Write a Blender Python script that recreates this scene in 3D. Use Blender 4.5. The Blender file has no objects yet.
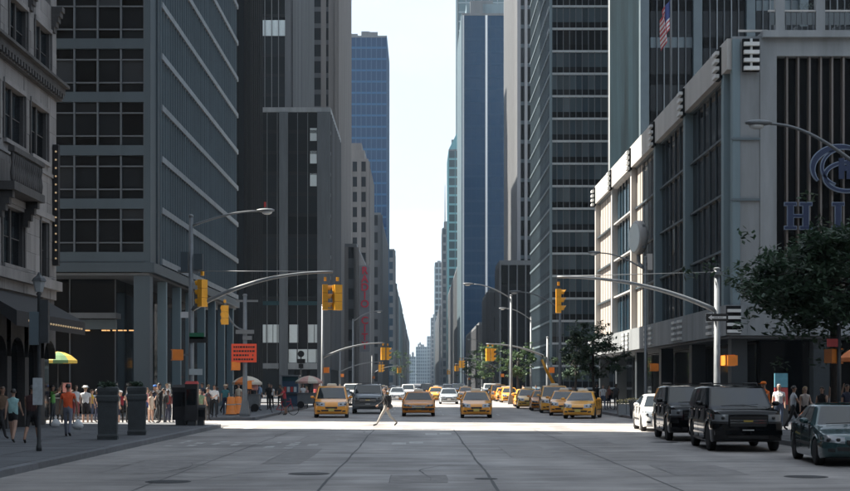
import bpy, bmesh, math, random
from mathutils import Vector, Matrix, Quaternion
R = random.Random(7)
rad = math.radians
SC = bpy.context.scene
COL = SC.collection
# ---------------------------------------------------------------- camera, sky, sun, exposure
F, CU, CV, CAMH = 1400.0, 420.0, 383.0, 1.95        # focal length and vanishing point measured on the photograph (850 px wide)
cam_d = bpy.data.cameras.new('camera')
cam = bpy.data.objects.new('camera', cam_d); COL.objects.link(cam)
cam.location = (0, 0, CAMH); cam.rotation_euler = (rad(90), 0, 0)
cam_d.sensor_width = 36; cam_d.lens = 36 * F / 850
cam_d.shift_x = (425 - CU) / 850; cam_d.shift_y = (CV - 245.5) / 850
cam_d.clip_start = 0.1; cam_d.clip_end = 12000
SC.camera = cam

SUN_EL = rad(52)
sh = Vector((-0.970, 0.243)).normalized()            # horizontal direction towards the sun
to_sun = Vector((sh.x * math.cos(SUN_EL), sh.y * math.cos(SUN_EL), math.sin(SUN_EL)))
W = bpy.data.worlds.new('World'); SC.world = W; W.use_nodes = True
wn = W.node_tree.nodes; wl = W.node_tree.links; wn.clear()
wo = wn.new('ShaderNodeOutputWorld'); wb = wn.new('ShaderNodeBackground')
sky = wn.new('ShaderNodeTexSky'); sky.sky_type = 'NISHITA'; sky.sun_disc = False
sky.sun_elevation = SUN_EL; sky.sun_rotation = math.atan2(sh.x, sh.y)
sky.air_density = 1.0; sky.dust_density = 1.6; sky.ozone_density = 1.0
tc = wn.new('ShaderNodeTexCoord'); mp = wn.new('ShaderNodeMapping'); mp.inputs['Scale'].default_value = (1, 1, 3)
nz = wn.new('ShaderNodeTexNoise'); nz.inputs['Scale'].default_value = 3.2; nz.inputs['Detail'].default_value = 7; nz.inputs['Roughness'].default_value = 0.55
rp = wn.new('ShaderNodeValToRGB'); rp.color_ramp.elements[0].position = 0.34; rp.color_ramp.elements[0].color = (.5, .5, .5, 1)
rp.color_ramp.elements[1].position = 0.56; rp.color_ramp.elements[1].color = (.95, .95, .95, 1)
mx = wn.new('ShaderNodeMix'); mx.data_type = 'RGBA'
mx.inputs['B'].default_value = (1.94, 2.15, 2.34, 1)   # thin bright summer cloud over the whole sky
wl.new(tc.outputs['Generated'], mp.inputs['Vector']); wl.new(mp.outputs['Vector'], nz.inputs['Vector'])
wl.new(nz.outputs['Fac'], rp.inputs['Fac']); wl.new(rp.outputs['Color'], mx.inputs['Factor'])
wl.new(sky.outputs['Color'], mx.inputs['A']); wl.new(mx.outputs['Result'], wb.inputs['Color'])
wb.inputs['Strength'].default_value = 0.06
wl.new(wb.outputs['Background'], wo.inputs['Surface'])

sun_d = bpy.data.lights.new('sun', 'SUN'); sun_d.energy = 2.45; sun_d.angle = rad(0.5); sun_d.color = (1.0, 0.93, 0.82)
sun = bpy.data.objects.new('sun', sun_d); COL.objects.link(sun)
sun.location = to_sun * 400; sun.rotation_euler = (-to_sun).to_track_quat('-Z', 'Y').to_euler()
vs = SC.view_settings; vs.view_transform = 'Standard'; vs.look = 'None'; vs.gamma = 1.0; vs.exposure = 2.88; vs.use_curve_mapping = False
SC.render.engine = 'CYCLES'
cy = SC.cycles; cy.use_denoising = True; cy.max_bounces = 7; cy.diffuse_bounces = 4; cy.glossy_bounces = 3; cy.transmission_bounces = 3
cy.volume_bounces = 1; cy.transparent_max_bounces = 6; cy.caustics_reflective = False; cy.caustics_refractive = False
cy.sample_clamp_indirect = 4.0
try: cy.denoiser = 'OPENIMAGEDENOISE'
except Exception: pass

HAZE = 0.00008
# ---------------------------------------------------------------- materials
def _n(nt, t, **kw):
    n = nt.nodes.new(t)
    for k, v in kw.items(): setattr(n, k, v)
    return n
MATS = {}
def mat(name, col, rough=0.6, metal=0.0, var=0.12, scale=2.0, bump=0.0, bscale=20.0, spec=0.5, rnd=0.0, rvar=0.0, coat=0.0, streak=False, emit=0.0):
    if name in MATS: return MATS[name]
    m = bpy.data.materials.new(name); m.use_nodes = True; nt = m.node_tree; L = nt.links
    b = nt.nodes['Principled BSDF']
    b.inputs['Roughness'].default_value = rough; b.inputs['Metallic'].default_value = metal
    b.inputs['Specular IOR Level'].default_value = spec
    b.inputs['Coat Weight'].default_value = coat; b.inputs['Coat Roughness'].default_value = 0.05
    c = tuple(col) + (1,)
    geo = _n(nt, 'ShaderNodeNewGeometry'); src = geo.outputs['Position']
    cur = None
    if var > 0:
        nz = _n(nt, 'ShaderNodeTexNoise'); nz.inputs['Scale'].default_value = scale; nz.inputs['Detail'].default_value = 8; nz.inputs['Roughness'].default_value = 0.65
        if streak:
            mpn = _n(nt, 'ShaderNodeMapping'); mpn.inputs['Scale'].default_value = (1, 1, 0.12); L.new(src, mpn.inputs['Vector']); L.new(mpn.outputs['Vector'], nz.inputs['Vector'])
        else: L.new(src, nz.inputs['Vector'])
        mr = _n(nt, 'ShaderNodeMapRange'); mr.inputs['From Min'].default_value = 0.3; mr.inputs['From Max'].default_value = 0.7
        mr.inputs['To Min'].default_value = 1 - var; mr.inputs['To Max'].default_value = 1 + var
        L.new(nz.outputs['Fac'], mr.inputs['Value'])
        mul = _n(nt, 'ShaderNodeVectorMath', operation='SCALE'); mul.inputs[0].default_value = c[:3]
        L.new(mr.outputs['Result'], mul.inputs['Scale']); cur = mul.outputs['Vector']
        if rvar > 0:
            m2 = _n(nt, 'ShaderNodeMapRange'); m2.inputs['From Min'].default_value = 0.3; m2.inputs['From Max'].default_value = 0.7
            m2.inputs['To Min'].default_value = max(0.02, rough - rvar); m2.inputs['To Max'].default_value = min(1, rough + rvar)
            L.new(nz.outputs['Fac'], m2.inputs['Value']); L.new(m2.outputs['Result'], b.inputs['Roughness'])
    if rnd > 0:
        oi = _n(nt, 'ShaderNodeObjectInfo'); mr = _n(nt, 'ShaderNodeMapRange')
        mr.inputs['To Min'].default_value = 1 - rnd; mr.inputs['To Max'].default_value = 1 + rnd
        L.new(oi.outputs['Random'], mr.inputs['Value'])
        mul = _n(nt, 'ShaderNodeVectorMath', operation='SCALE')
        if cur is None: mul.inputs[0].default_value = c[:3]
        else: L.new(cur, mul.inputs[0])
        L.new(mr.outputs['Result'], mul.inputs['Scale']); cur = mul.outputs['Vector']
    if cur is None: b.inputs['Base Color'].default_value = c
    else: L.new(cur, b.inputs['Base Color'])
    if bump > 0:
        nb = _n(nt, 'ShaderNodeTexNoise'); nb.inputs['Scale'].default_value = bscale; nb.inputs['Detail'].default_value = 4
        L.new(src, nb.inputs['Vector'])
        bp = _n(nt, 'ShaderNodeBump'); bp.inputs['Strength'].default_value = bump; bp.inputs['Distance'].default_value = 0.05
        L.new(nb.outputs['Fac'], bp.inputs['Height']); L.new(bp.outputs['Normal'], b.inputs['Normal'])
    if emit > 0:
        b.inputs['Emission Color'].default_value = c; b.inputs['Emission Strength'].default_value = emit
    MATS[name] = m
    return m
def glass(name, col, rough=0.06, rnd=0.5, wave=0.06, spec=0.28):
    return mat(name, col, rough=rough, var=0.0, rnd=rnd, bump=wave, bscale=0.6, spec=spec)
def plain(name, col, rough=0.6, **kw):
    kw.setdefault('var', 0.0)
    return mat(name, col, rough, **kw)

# ---------------------------------------------------------------- mesh helpers
def P(u, v, Y):                                       # photograph pixel + distance along the avenue -> point in the place
    return Vector(((u - CU) * Y / F, Y, CAMH - (v - CV) * Y / F))
def GX(u, Y): return (u - CU) * Y / F
def GZ(v, Y): return CAMH - (v - CV) * Y / F
def wloc(o):
    v = Vector((0, 0, 0))
    while o is not None: v = v + o.location; o = o.parent
    return v
def tag(o, label=None, cat=None, group=None, kind=None):
    if label: o['label'] = label
    if cat: o['category'] = cat
    if group: o['group'] = group
    if kind: o['kind'] = kind
    return o
def thing(name, label, cat, loc=(0, 0, 0), rz=0.0, group=None):
    o = bpy.data.objects.new(name, None); COL.objects.link(o); o.empty_display_size = 0.3
    o.location = loc; o.rotation_euler = (0, 0, rz)
    return tag(o, label, cat, group)
def link(name, me, parent=None, loc=(0, 0, 0)):
    o = bpy.data.objects.new(name, me); COL.objects.link(o); o.location = loc
    if parent is not None: o.parent = parent
    return o
BOXC = {}
def box_mesh(sx, sy, sz, m):
    k = (round(sx, 3), round(sy, 3), round(sz, 3), m.name)
    if k in BOXC: return BOXC[k]
    x, y, z = sx / 2, sy / 2, sz / 2
    me = bpy.data.meshes.new('box')
    me.from_pydata([(-x,-y,-z),(x,-y,-z),(x,y,-z),(-x,y,-z),(-x,-y,z),(x,-y,z),(x,y,z),(-x,y,z)], [],
                   [(0,3,2,1),(4,5,6,7),(0,1,5,4),(1,2,6,5),(2,3,7,6),(3,0,4,7)])
    me.materials.append(m); BOXC[k] = me
    return me
def bx(name, m, parent, x0, x1, y0, y1, z0, z1):      # one box object from world extents (parents unrotated)
    o = link(name, box_mesh(abs(x1-x0), abs(y1-y0), abs(z1-z0), m), parent)
    c = Vector(((x0+x1)/2, (y0+y1)/2, (z0+z1)/2))
    o.location = c - wloc(parent) if parent is not None else c
    return o
class MB:
    def __init__(s): s.v = []; s.f = []; s.mi = []
    def add(s, vs, fs, mi=0):
        k = len(s.v); s.v += [tuple(p) for p in vs]; s.f += [tuple(i + k for i in f) for f in fs]; s.mi += [mi] * len(fs)
    def box(s, x0, x1, y0, y1, z0, z1, mi=0):
        s.add([(x0,y0,z0),(x1,y0,z0),(x1,y1,z0),(x0,y1,z0),(x0,y0,z1),(x1,y0,z1),(x1,y1,z1),(x0,y1,z1)],
              [(0,3,2,1),(4,5,6,7),(0,1,5,4),(1,2,6,5),(2,3,7,6),(3,0,4,7)], mi)
    def rings(s, rings, cap=True, closed=True, mi=0):
        n = len(rings[0]); k = len(s.v)
        for r in rings: s.v += [tuple(p) for p in r]
        for i in range(len(rings) - 1):
            for j in range(n if closed else n - 1):
                a = k + i*n + j; b = k + i*n + (j+1) % n
                s.f.append((a, b, b + n, a + n)); s.mi.append(mi)
        if cap:
            s.f.append(tuple(k + j for j in reversed(range(n)))); s.mi.append(mi)
            s.f.append(tuple(k + (len(rings)-1)*n + j for j in range(n))); s.mi.append(mi)
    def tube(s, pts, rr, n=8, mi=0, cap=True):
        pts = [Vector(p) for p in pts]
        if not isinstance(rr, (list, tuple)): rr = [rr] * len(pts)
        rs = []; up = None
        for i, p in enumerate(pts):
            d = (pts[min(i+1, len(pts)-1)] - pts[max(i-1, 0)]).normalized()
            if up is None:
                up = d.orthogonal().normalized()
            up = (up - d * up.dot(d)).normalized() if (up - d * up.dot(d)).length > 1e-5 else d.orthogonal().normalized()
            w = d.cross(up)
            rs.append([p + (up * math.cos(2*math.pi*j/n) + w * math.sin(2*math.pi*j/n)) * rr[i] for j in range(n)])
        s.rings(rs, cap, True, mi)
    def lathe(s, prof, c=(0, 0, 0), n=16, mi=0, axis='z'):
        rs = []
        for r, h in prof:
            ring = []
            for j in range(n):
                a = 2*math.pi*j/n; x, y = r*math.cos(a), r*math.sin(a)
                if axis == 'z': q = (c[0]+x, c[1]+y, c[2]+h)
                elif axis == 'x': q = (c[0]+h, c[1]+x, c[2]+y)
                else: q = (c[0]+y, c[1]+h, c[2]+x)
                ring.append(q)
            rs.append(ring)
        s.rings(rs, True, True, mi)
    def ball(s, c, r, n=10, m=7, mi=0):
        if not isinstance(r, (list, tuple)): r = (r, r, r)
        rs = []
        for i in range(1, m):
            t = math.pi * i / m
            rs.append([(c[0]+r[0]*math.sin(t)*math.cos(2*math.pi*j/n), c[1]+r[1]*math.sin(t)*math.sin(2*math.pi*j/n), c[2]-r[2]*math.cos(t)) for j in range(n)])
        s.rings(rs, True, True, mi)
    def mesh(s, name, mats, smooth=False):
        me = bpy.data.meshes.new(name); me.from_pydata(s.v, [], s.f)
        for m in (mats if isinstance(mats, (list, tuple)) else [mats]): me.materials.append(m)
        if any(s.mi): me.polygons.foreach_set('material_index', s.mi)
        if smooth: me.polygons.foreach_set('use_smooth', [True] * len(me.polygons))
        me.update(); return me
    def build(s, name, mats, parent=None, smooth=False, loc=(0, 0, 0)):
        return link(name, s.mesh(name, mats, smooth), parent, loc)
    def wbuild(s, name, mats, parent, smooth=False):   # verts given in world space, parent unrotated
        o = wloc(parent)
        s.v = [(x - o.x, y - o.y, z - o.z) for x, y, z in s.v]
        return s.build(name, mats, parent, smooth)
def copy_tree(o, parent=None, repaint=None):
    c = o.copy(); COL.objects.link(c); c.parent = parent
    if repaint and o.type == 'MESH':
        for i, sl in enumerate(o.data.materials):
            if sl is not None and sl.name in repaint:
                c.material_slots[i].link = 'OBJECT'; c.material_slots[i].material = repaint[sl.name]
    for ch in list(o.children): copy_tree(ch, c, repaint)
    return c
def smooth_auto(o, deg=40):
    me = o.data
    me.polygons.foreach_set('use_smooth', [True]*len(me.polygons))
    bm = bmesh.new(); bm.from_mesh(me)
    for e in bm.edges:
        if len(e.link_faces) == 2 and e.calc_face_angle(0) > rad(deg): e.smooth = False
    bm.to_mesh(me); bm.free()
    return o
# ---------------------------------------------------------------- setting: ground, road, pavements
KL, KR = -8.6, 11.4                 # kerb lines of the avenue
C0, C1 = 63.5, 73.0                 # kerb lines of the cross street
D0, D1 = 123.0, 133.0               # next cross street
def asphalt_mat():
    m = bpy.data.materials.new('asphalt'); m.use_nodes = True; nt = m.node_tree; L = nt.links; b = nt.nodes['Principled BSDF']
    geo = _n(nt, 'ShaderNodeNewGeometry')
    def noise(sc, det, sx=1, sy=1, rough=.6):
        mpn = _n(nt, 'ShaderNodeMapping'); mpn.inputs['Scale'].default_value = (sx, sy, 1); L.new(geo.outputs['Position'], mpn.inputs['Vector'])
        n = _n(nt, 'ShaderNodeTexNoise'); n.inputs['Scale'].default_value = sc; n.inputs['Detail'].default_value = det; n.inputs['Roughness'].default_value = rough
        L.new(mpn.outputs['Vector'], n.inputs['Vector']); return n.outputs['Fac']
    def rng(s, a, c, lo, hi):
        r = _n(nt, 'ShaderNodeMapRange'); r.inputs['From Min'].default_value = a; r.inputs['From Max'].default_value = c
        r.inputs['To Min'].default_value = lo; r.inputs['To Max'].default_value = hi; L.new(s, r.inputs['Value']); return r.outputs['Result']
    def mul(a, c):
        q = _n(nt, 'ShaderNodeMath', operation='MULTIPLY'); L.new(a, q.inputs[0]); L.new(c, q.inputs[1]); return q.outputs[0]
    v = rng(noise(0.30, 6, 1, 0.55, .62), .32, .68, .66, 1.30)          # worn lanes and patches plus painted light streaks, drawn out along the avenue
    v = mul(v, rng(noise(0.9, 6, 0.3, 1.4), .32, .68, .74, 1.30))  # crosswise streaks: reflected sun dapples painted into the colour
    v = mul(v, rng(noise(60, 3), .3, .7, .72, 1.28))             # stone grain
    # tyre tracks along each lane
    sep = _n(nt, 'ShaderNodeSeparateXYZ'); L.new(geo.outputs['Position'], sep.inputs[0])
    w = _n(nt, 'ShaderNodeMath', operation='MULTIPLY'); w.inputs[1].default_value = 2*math.pi/1.64; L.new(sep.outputs['X'], w.inputs[0])
    sn = _n(nt, 'ShaderNodeMath', operation='SINE'); L.new(w.outputs[0], sn.inputs[0])
    v = mul(v, rng(sn.outputs[0], -1, 1, .93, 1.05))
    sc = _n(nt, 'ShaderNodeVectorMath', operation='SCALE'); sc.inputs[0].default_value = (.262, .246, .236); L.new(v, sc.inputs['Scale'])
    L.new(sc.outputs['Vector'], b.inputs['Base Color'])
    L.new(rng(noise(0.5, 4, 0.6, 1.6), .35, .65, .42, .72), b.inputs['Roughness'])
    bp = _n(nt, 'ShaderNodeBump'); bp.inputs['Strength'].default_value = .35; bp.inputs['Distance'].default_value = .01
    L.new(noise(90, 3), bp.inputs['Height']); L.new(bp.outputs['Normal'], b.inputs['Normal'])
    return m
ASPH = asphalt_mat()
CONC = mat('pavement_concrete', (.095, .10, .108), .75, var=.22, scale=1.3, bump=.25, bscale=30, rnd=.10)
KERB = mat('kerb_granite', (.13, .135, .145), .7, var=.2, scale=3, bump=.2, bscale=25, rnd=.12)
GROUND = mat('ground_grey', (.16, .16, .16), .9, var=.15, scale=.05)
PAINT = mat('road_paint_worn', (.44, .435, .42), .6, var=.45, scale=5)
TAR = mat('tar_seam', (.025, .025, .027), .55, var=.2, scale=3)
IRON = mat('cast_iron', (.035, .035, .037), .5, metal=.4, var=.2, scale=20, bump=.4, bscale=60)

def sheet(name, x0, x1, y0, y1, z, m, nx=1, ny=1):
    mb = MB(); vs = []; fs = []
    for j in range(ny+1):
        for i in range(nx+1): vs.append((x0+(x1-x0)*i/nx, y0+(y1-y0)*j/ny, z))
    for j in range(ny):
        for i in range(nx):
            a = j*(nx+1)+i; fs.append((a, a+1, a+nx+2, a+nx+1))
    mb.add(vs, fs); o = mb.build(name, m); return tag(o, kind='structure')
sheet('ground', -3000, 3000, -400, 6000, -0.02, GROUND, 8, 8)
road = sheet('road', KL-.05, KR+.05, -60, 2600, 0.0, ASPH, 1, 40)
for nm, a, b in (('cross_street', C0, C1), ('cross_street', D0, D1), ('cross_street', 190, 201), ('cross_street', 270, 281), ('cross_street', 350, 361)):
    sheet(nm, -90, KL-.05, a, b, 0.0, ASPH); sheet(nm, KR+.05, 90, a, b, 0.0, ASPH)
def wavy(name, x, y0, y1, w, m, parent=None, amp=.02, seed=1, z=.004, n=60):
    r = random.Random(seed); mb = MB(); l = []; dx = 0
    for i in range(n+1):
        y = y0 + (y1-y0)*(i/n)**1.3; dx = dx*.8 + r.uniform(-amp, amp)
        ww = w*r.uniform(.6, 1.3); l.append(((x+dx-ww/2, y, z), (x+dx+ww/2, y, z)))
    for i in range(n): mb.add([l[i][0], l[i][1], l[i+1][1], l[i+1][0]], [(0, 1, 2, 3)])
    o = mb.build(name, m, parent); return o
wavy('tar_seam', -1.87, 12, 58, .05, TAR, road, seed=2)
wavy('tar_seam', 1.40, 12, 58, .055, TAR, road, seed=3)
wavy('tar_seam', -5.2, 12, 58, .03, TAR, road, seed=4, amp=.01)
wavy('tar_seam', 4.75, 12, 58, .03, TAR, road, seed=5, amp=.01)
# faint worn paint: crosswalk bars and turn marks
def rect_mark(x0, x1, y0, y1, z=.0045): 
    mb = MB(); mb.add([(x0,y0,z),(x1,y0,z),(x1,y1,z),(x0,y1,z)], [(0,1,2,3)]); return mb.build('road_marking', PAINT, road)
for i in range(8):
    x = -7.9 + i*.62; q = random.Random(200+i); y = 41.5 + q.uniform(0, 1.2)
    while y < 47:                                       # broken remains of old bars
        l_ = q.uniform(.35, 1.3); w0 = q.uniform(0, .14)
        if q.random() > .35: rect_mark(x+w0, x+q.uniform(.24, .38), y, y+l_)
        y += l_+q.uniform(.2, .9)
for x, y in ((-.9, 44.2), (-.35, 44.9), (.2, 52.5), (.75, 53)):
    rect_mark(x, x+.45, y, y+1.5)
for i in range(15):
    x = KL + 1.0 + i*1.28
    rect_mark(x, x+.42, 58.6, 61.9)
for x in (-1.87, 1.4, 4.75):
    for k in range(14): rect_mark(x-.06, x+.06, 84 + k*9, 87 + k*9)
def patch(name, pts, m, z=.0035):
    mb = MB(); mb.add([(x, y, z) for x, y in pts], [tuple(range(len(pts)))]); return mb.build(name, m, road)
PATCHD = mat('asphalt_patch_dark', (.222, .210, .203), .7, var=.25, scale=2.5, bump=.3, bscale=60); PATCHL = mat('asphalt_patch_pale', (.285, .268, .256), .65, var=.22, scale=2, bump=.3, bscale=60)
for k, (x, y, w, l, m_) in enumerate(((-6.9, 30, 1.5, 5.5, PATCHD), (2.4, 36.5, 1.3, 6.5, PATCHL), (5.4, 29.5, 1.6, 3.6, PATCHD), (-4.1, 46.5, 1.2, 5.0, PATCHL), (-.6, 27.2, 1.1, 2.4, PATCHD), (6.2, 44.5, 1.8, 5.2, PATCHL), (3.0, 53.2, 2.4, 2.6, PATCHD), (-3.8, 33.5, .9, 8.0, PATCHD))):
    rk = random.Random(30+k); j = lambda a: a+rk.uniform(-.06, .06)
    patch('asphalt_patch', [(j(x), j(y)), (j(x+w), j(y)), (j(x+w*1.02), j(y+l*.5)), (j(x+w), j(y+l)), (j(x), j(y+l)), (j(x-.02), j(y+l*.45))], m_)
    wavy('tar_seam', x, y, y+l, .012, TAR, road, .006, 60+k, .0046, 24)
for k in range(9):                                    # cracks wandering across the lanes
    rk = random.Random(90+k); x = rk.uniform(-8, 7); y = 26+30*rk.random()**1.4; a = rk.choice((0, math.pi/2, .6))+rk.uniform(-.4, .4); mb = MB(); l = []
    for q in range(26):
        a += rk.uniform(-.35, .35)*.6; x += math.cos(a)*.16; y += math.sin(a)*.16*1.6; w = rk.uniform(.008, .022)*(1-abs(q-13)/16)
        l.append(((x-math.sin(a)*w, y+math.cos(a)*w, .0052), (x+math.sin(a)*w, y-math.cos(a)*w, .0052)))
    if not KL+.3 < x < KR-3: continue
    for q in range(25): mb.add([l[q][0], l[q][1], l[q+1][1], l[q+1][0]], [(0, 1, 2, 3)])
    mb.build('crack', TAR, road)
for (u, v, lab) in ((309, 474, 'dark round manhole cover beside the long tar seam in the shaded road'), (168, 482, 'dark round manhole cover in the road close to the pavement kerb'),
                (806, 477, 'dark round manhole cover in the road beside the green sedan'), (664, 442.5, 'dark round manhole cover in the road beside the black off-roaders'), (486, 479, 'small round valve cover on the tar seam near the bottom edge')):
    Y = CAMH*F/(v-CV); r = .2 if 'valve' in lab else .38
    mb = MB(); mb.lathe([(r, 0), (r, .006), (r*.92, .009), (0.001, .009)], (0, 0, 0), 24)
    o = thing('manhole_cover', lab, 'manhole cover', (GX(u, Y), Y, .002))
    mb.build('cover', IRON, o)
    mb = MB(); mb.lathe([(r*1.18, 0), (r*1.18, .004), (r*1.02, .004), (r*1.02, 0)], (0, 0, 0), 24); mb.build('frame', IRON, o)
# pavements: base slab, separate paving slabs where they can be told apart, kerb stones
KH = .15
def pavement(name, x0, x1, y0, y1, slabs=None, kerbs=()):
    o = bx(name, CONC, None, x0, x1, y0, y1, -.015, KH-.02); o['kind'] = 'structure'
    if slabs:
        nx, ny = slabs
        for i in range(nx):
            for j in range(ny):
                a0 = x0+(x1-x0)*i/nx; a1 = x0+(x1-x0)*(i+1)/nx; b0 = y0+(y1-y0)*j/ny; b1 = y0+(y1-y0)*(j+1)/ny
                s = bx('paving_slab', CONC, o, a0+.012, a1-.012, b0+.012, b1-.012, KH-.06, KH)
                s.location.z += R.uniform(-.004, .002)
    return o
pl = pavement('pavement', -16.3, KL-.32, 22, C0-3, (5, 22))
pl2 = pavement('pavement', -40, KL-3.2, C0-3, C0-.32, (16, 1))
def kerb_run(parent, pts, w=.3, step=1.9):
    # kerb stones along a polyline, each a stone of its own
    for (x0, y0), (x1, y1) in zip(pts[:-1], pts[1:]):
        L = math.hypot(x1-x0, y1-y0); n = max(1, round(L/step)); a = math.atan2(y1-y0, x1-x0)
        for i in range(n):
            t = (i+.5)/n
            o = link('kerb_stone', box_mesh(L/n-.012, w, KH+.03, KERB), parent)
            o.location = Vector((x0+(x1-x0)*t, y0+(y1-y0)*t, (KH-.03)/2 + R.uniform(-.004, .004))) - wloc(parent); o.rotation_euler = (0, 0, a)
def arc(cx, cy, r, a0, a1, n=6): return [(cx+r*math.cos(rad(a0+(a1-a0)*i/n)), cy+r*math.sin(rad(a0+(a1-a0)*i/n))) for i in range(n+1)]
kx = KL-.16
kerb_run(pl, [(kx, 22), (kx, C0-3)] + arc(kx-3, C0-3, 3, 0, 90)[1:] + [(-40, C0-.16+.16)])
mb = MB(); c = (kx-3, C0-3); pts = arc(c[0], c[1], 2.86, 0, 90, 8)
vs = [(c[0], c[1], KH-.004)] + [(x, y, KH-.004) for x, y in pts]
mb.add(vs, [(0, i, i+1) for i in range(1, len(vs)-1)]); mb.wbuild('corner_slab', CONC, pl)
# far left pavement
pf = pavement('pavement', -40, KL-.32, C1+.32, D0-.32, None)
kerb_run(pf, [(-40, C1+.16), (kx, C1+.16), (kx, D0-.16)], step=3)
# right pavements
pr = pavement('pavement', KR+.32, 24, 10, C0-2, (6, 26))
kerb_run(pr, [(KR+.16, 10), (KR+.16, C0-2)], step=2)
prf = pavement('pavement', KR+.32, 40, C1-2.6, D0-.32, None)
kerb_run(prf, [(40, C1-2.76), (KR+.16, C1-2.76), (KR+.16, D0-.16)], step=3)
for a, b in ((D1, 190), (201, 270), (281, 350), (361, 2600)):
    pavement('pavement', -40, KL-.01, a, b); pavement('pavement', KR+.01, 40, a, b)
# ---------------------------------------------------------------- buildings
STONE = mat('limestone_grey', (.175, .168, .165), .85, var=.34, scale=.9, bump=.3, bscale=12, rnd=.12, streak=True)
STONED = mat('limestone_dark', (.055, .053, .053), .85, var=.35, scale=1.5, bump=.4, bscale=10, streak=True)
BLUESTEEL = mat('blue_grey_panel', (.046, .064, .077), .5, var=.10, scale=.8, rnd=.08, streak=True)
BLUEFIN = mat('blue_grey_fin', (.090, .120, .138), .5, var=.10, scale=.8, rnd=.12)
SPANDP = mat('pale_spandrel', (.19, .215, .235), .6, var=.18, scale=1, rnd=.08)
MULL = mat('mullion_grey', (.085, .098, .11), .5, var=.08, scale=2)
GLD = glass('window_dark', (.008, .010, .012), rough=.05, rnd=.75, spec=.2)
GLBLIND = glass('window_blind', (.030, .034, .038), rough=.12, rnd=.5, spec=.2)
GLB = glass('window_blue', (.014, .030, .044), rough=.06, rnd=.5, spec=.22)
GLT = glass('window_teal', (.020, .055, .065), rough=.06, rnd=.5)
BLACKST = mat('black_granite', (.010, .011, .012), .8, var=.15, scale=2, rnd=.15, spec=.08)
DARKST = mat('dark_recess', (.012, .013, .014), .85, var=.1, spec=.08)
BEIGE = mat('beige_stone', (.150, .140, .135), .85, var=.18, scale=.4, streak=True, rnd=.06)
BROWNST = mat('grey_brown_stone', (.064, .068, .075), .8, var=.2, scale=.4, streak=True, rnd=.08)
GREYST = mat('mid_grey_stone', (.115, .124, .132), .75, var=.18, scale=.5, streak=True, rnd=.08)
WHITEP = mat('white_panel', (.40, .39, .375), .6, var=.16, scale=.8, streak=True, rnd=.05)
CONCP = mat('concrete_panel', (.20, .215, .225), .75, var=.28, scale=.7, streak=True, rnd=.06)
PALEBL = mat('pale_blue_pier', (.135, .19, .215), .55, var=.12, scale=.7, streak=True, rnd=.06)
FROST = mat('frosted_pane', (.50, .56, .57), .35, var=.06, rnd=.10)
WARMLAMP = plain('warm_lamp', (1.0, .55, .22), .5, emit=.13)
BULB = plain('sign_bulb', (1.0, .70, .38), .5, emit=.02)

def fb(name, m, root, ax, plane, out, a0, a1, n0, n1, z0, z1):
    p, q = plane + out*n0, plane + out*n1
    if ax == 'x': return bx(name, m, root, a0, a1, min(p, q), max(p, q), z0, z1)
    return bx(name, m, root, min(p, q), max(p, q), a0, a1, z0, z1)
def building(name, label, x, y):
    return thing(name, label, 'building', (x, y, 0))
def facade(root, ax, plane, out, a0, a1, z0, z1, fl=3.2, sp=(.6, .06, None), mu=(1.4, .08, .12, None), gl=GLD, join=False, band=None, seg=None):
    """glazing bands between floors, spandrel per floor, mullions over the full height"""
    n = max(1, round((z1-z0)/fl)); fh = (z1-z0)/n; k = max(1, round((a1-a0)/mu[0])); step = (a1-a0)/k
    if not join:
        for i in range(n):
            b = z0+i*fh
            g = gl if not isinstance(gl, (list, tuple)) else gl[i % len(gl)]
            fb('window_band', g, root, ax, plane, out, a0, a1, -.35, -.12, b+sp[0], b+fh)
            fb('spandrel', sp[2], root, ax, plane, out, a0, a1, -.35, sp[1], b, b+sp[0])
            if band: fb('dark_band', band[1], root, ax, plane, out, a0, a1, -.34, -.05, b+sp[0]+.002, b+sp[0]+band[0])
        for i in range(k+1):
            fb('mullion', mu[3], root, ax, plane, out, a0+i*step-mu[1]/2, a0+i*step+mu[1]/2, -.2, mu[2], z0, z1)
    else:
        def B(mb, aa, ab, n0, n1, za, zb):
            p, q = plane+out*n0, plane+out*n1
            if ax == 'x': mb.box(aa, ab, min(p, q), max(p, q), za, zb)
            else: mb.box(min(p, q), max(p, q), aa, ab, za, zb)
        fb('glazing', gl if not isinstance(gl, (list, tuple)) else gl[0], root, ax, plane, out, a0, a1, -.35, -.1, z0, z1)
        m1 = MB(); m2 = MB()
        for i in range(n): B(m1, a0, a1, -.3, sp[1], z0+i*fh, z0+i*fh+sp[0])
        for i in range(k+1): B(m2, a0+i*step-mu[1]/2, a0+i*step+mu[1]/2, -.2, mu[2], z0, z1)
        tag(m1.wbuild('spandrels', sp[2], root), kind='stuff'); tag(m2.wbuild('mullions', mu[3], root), kind='stuff')

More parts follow.
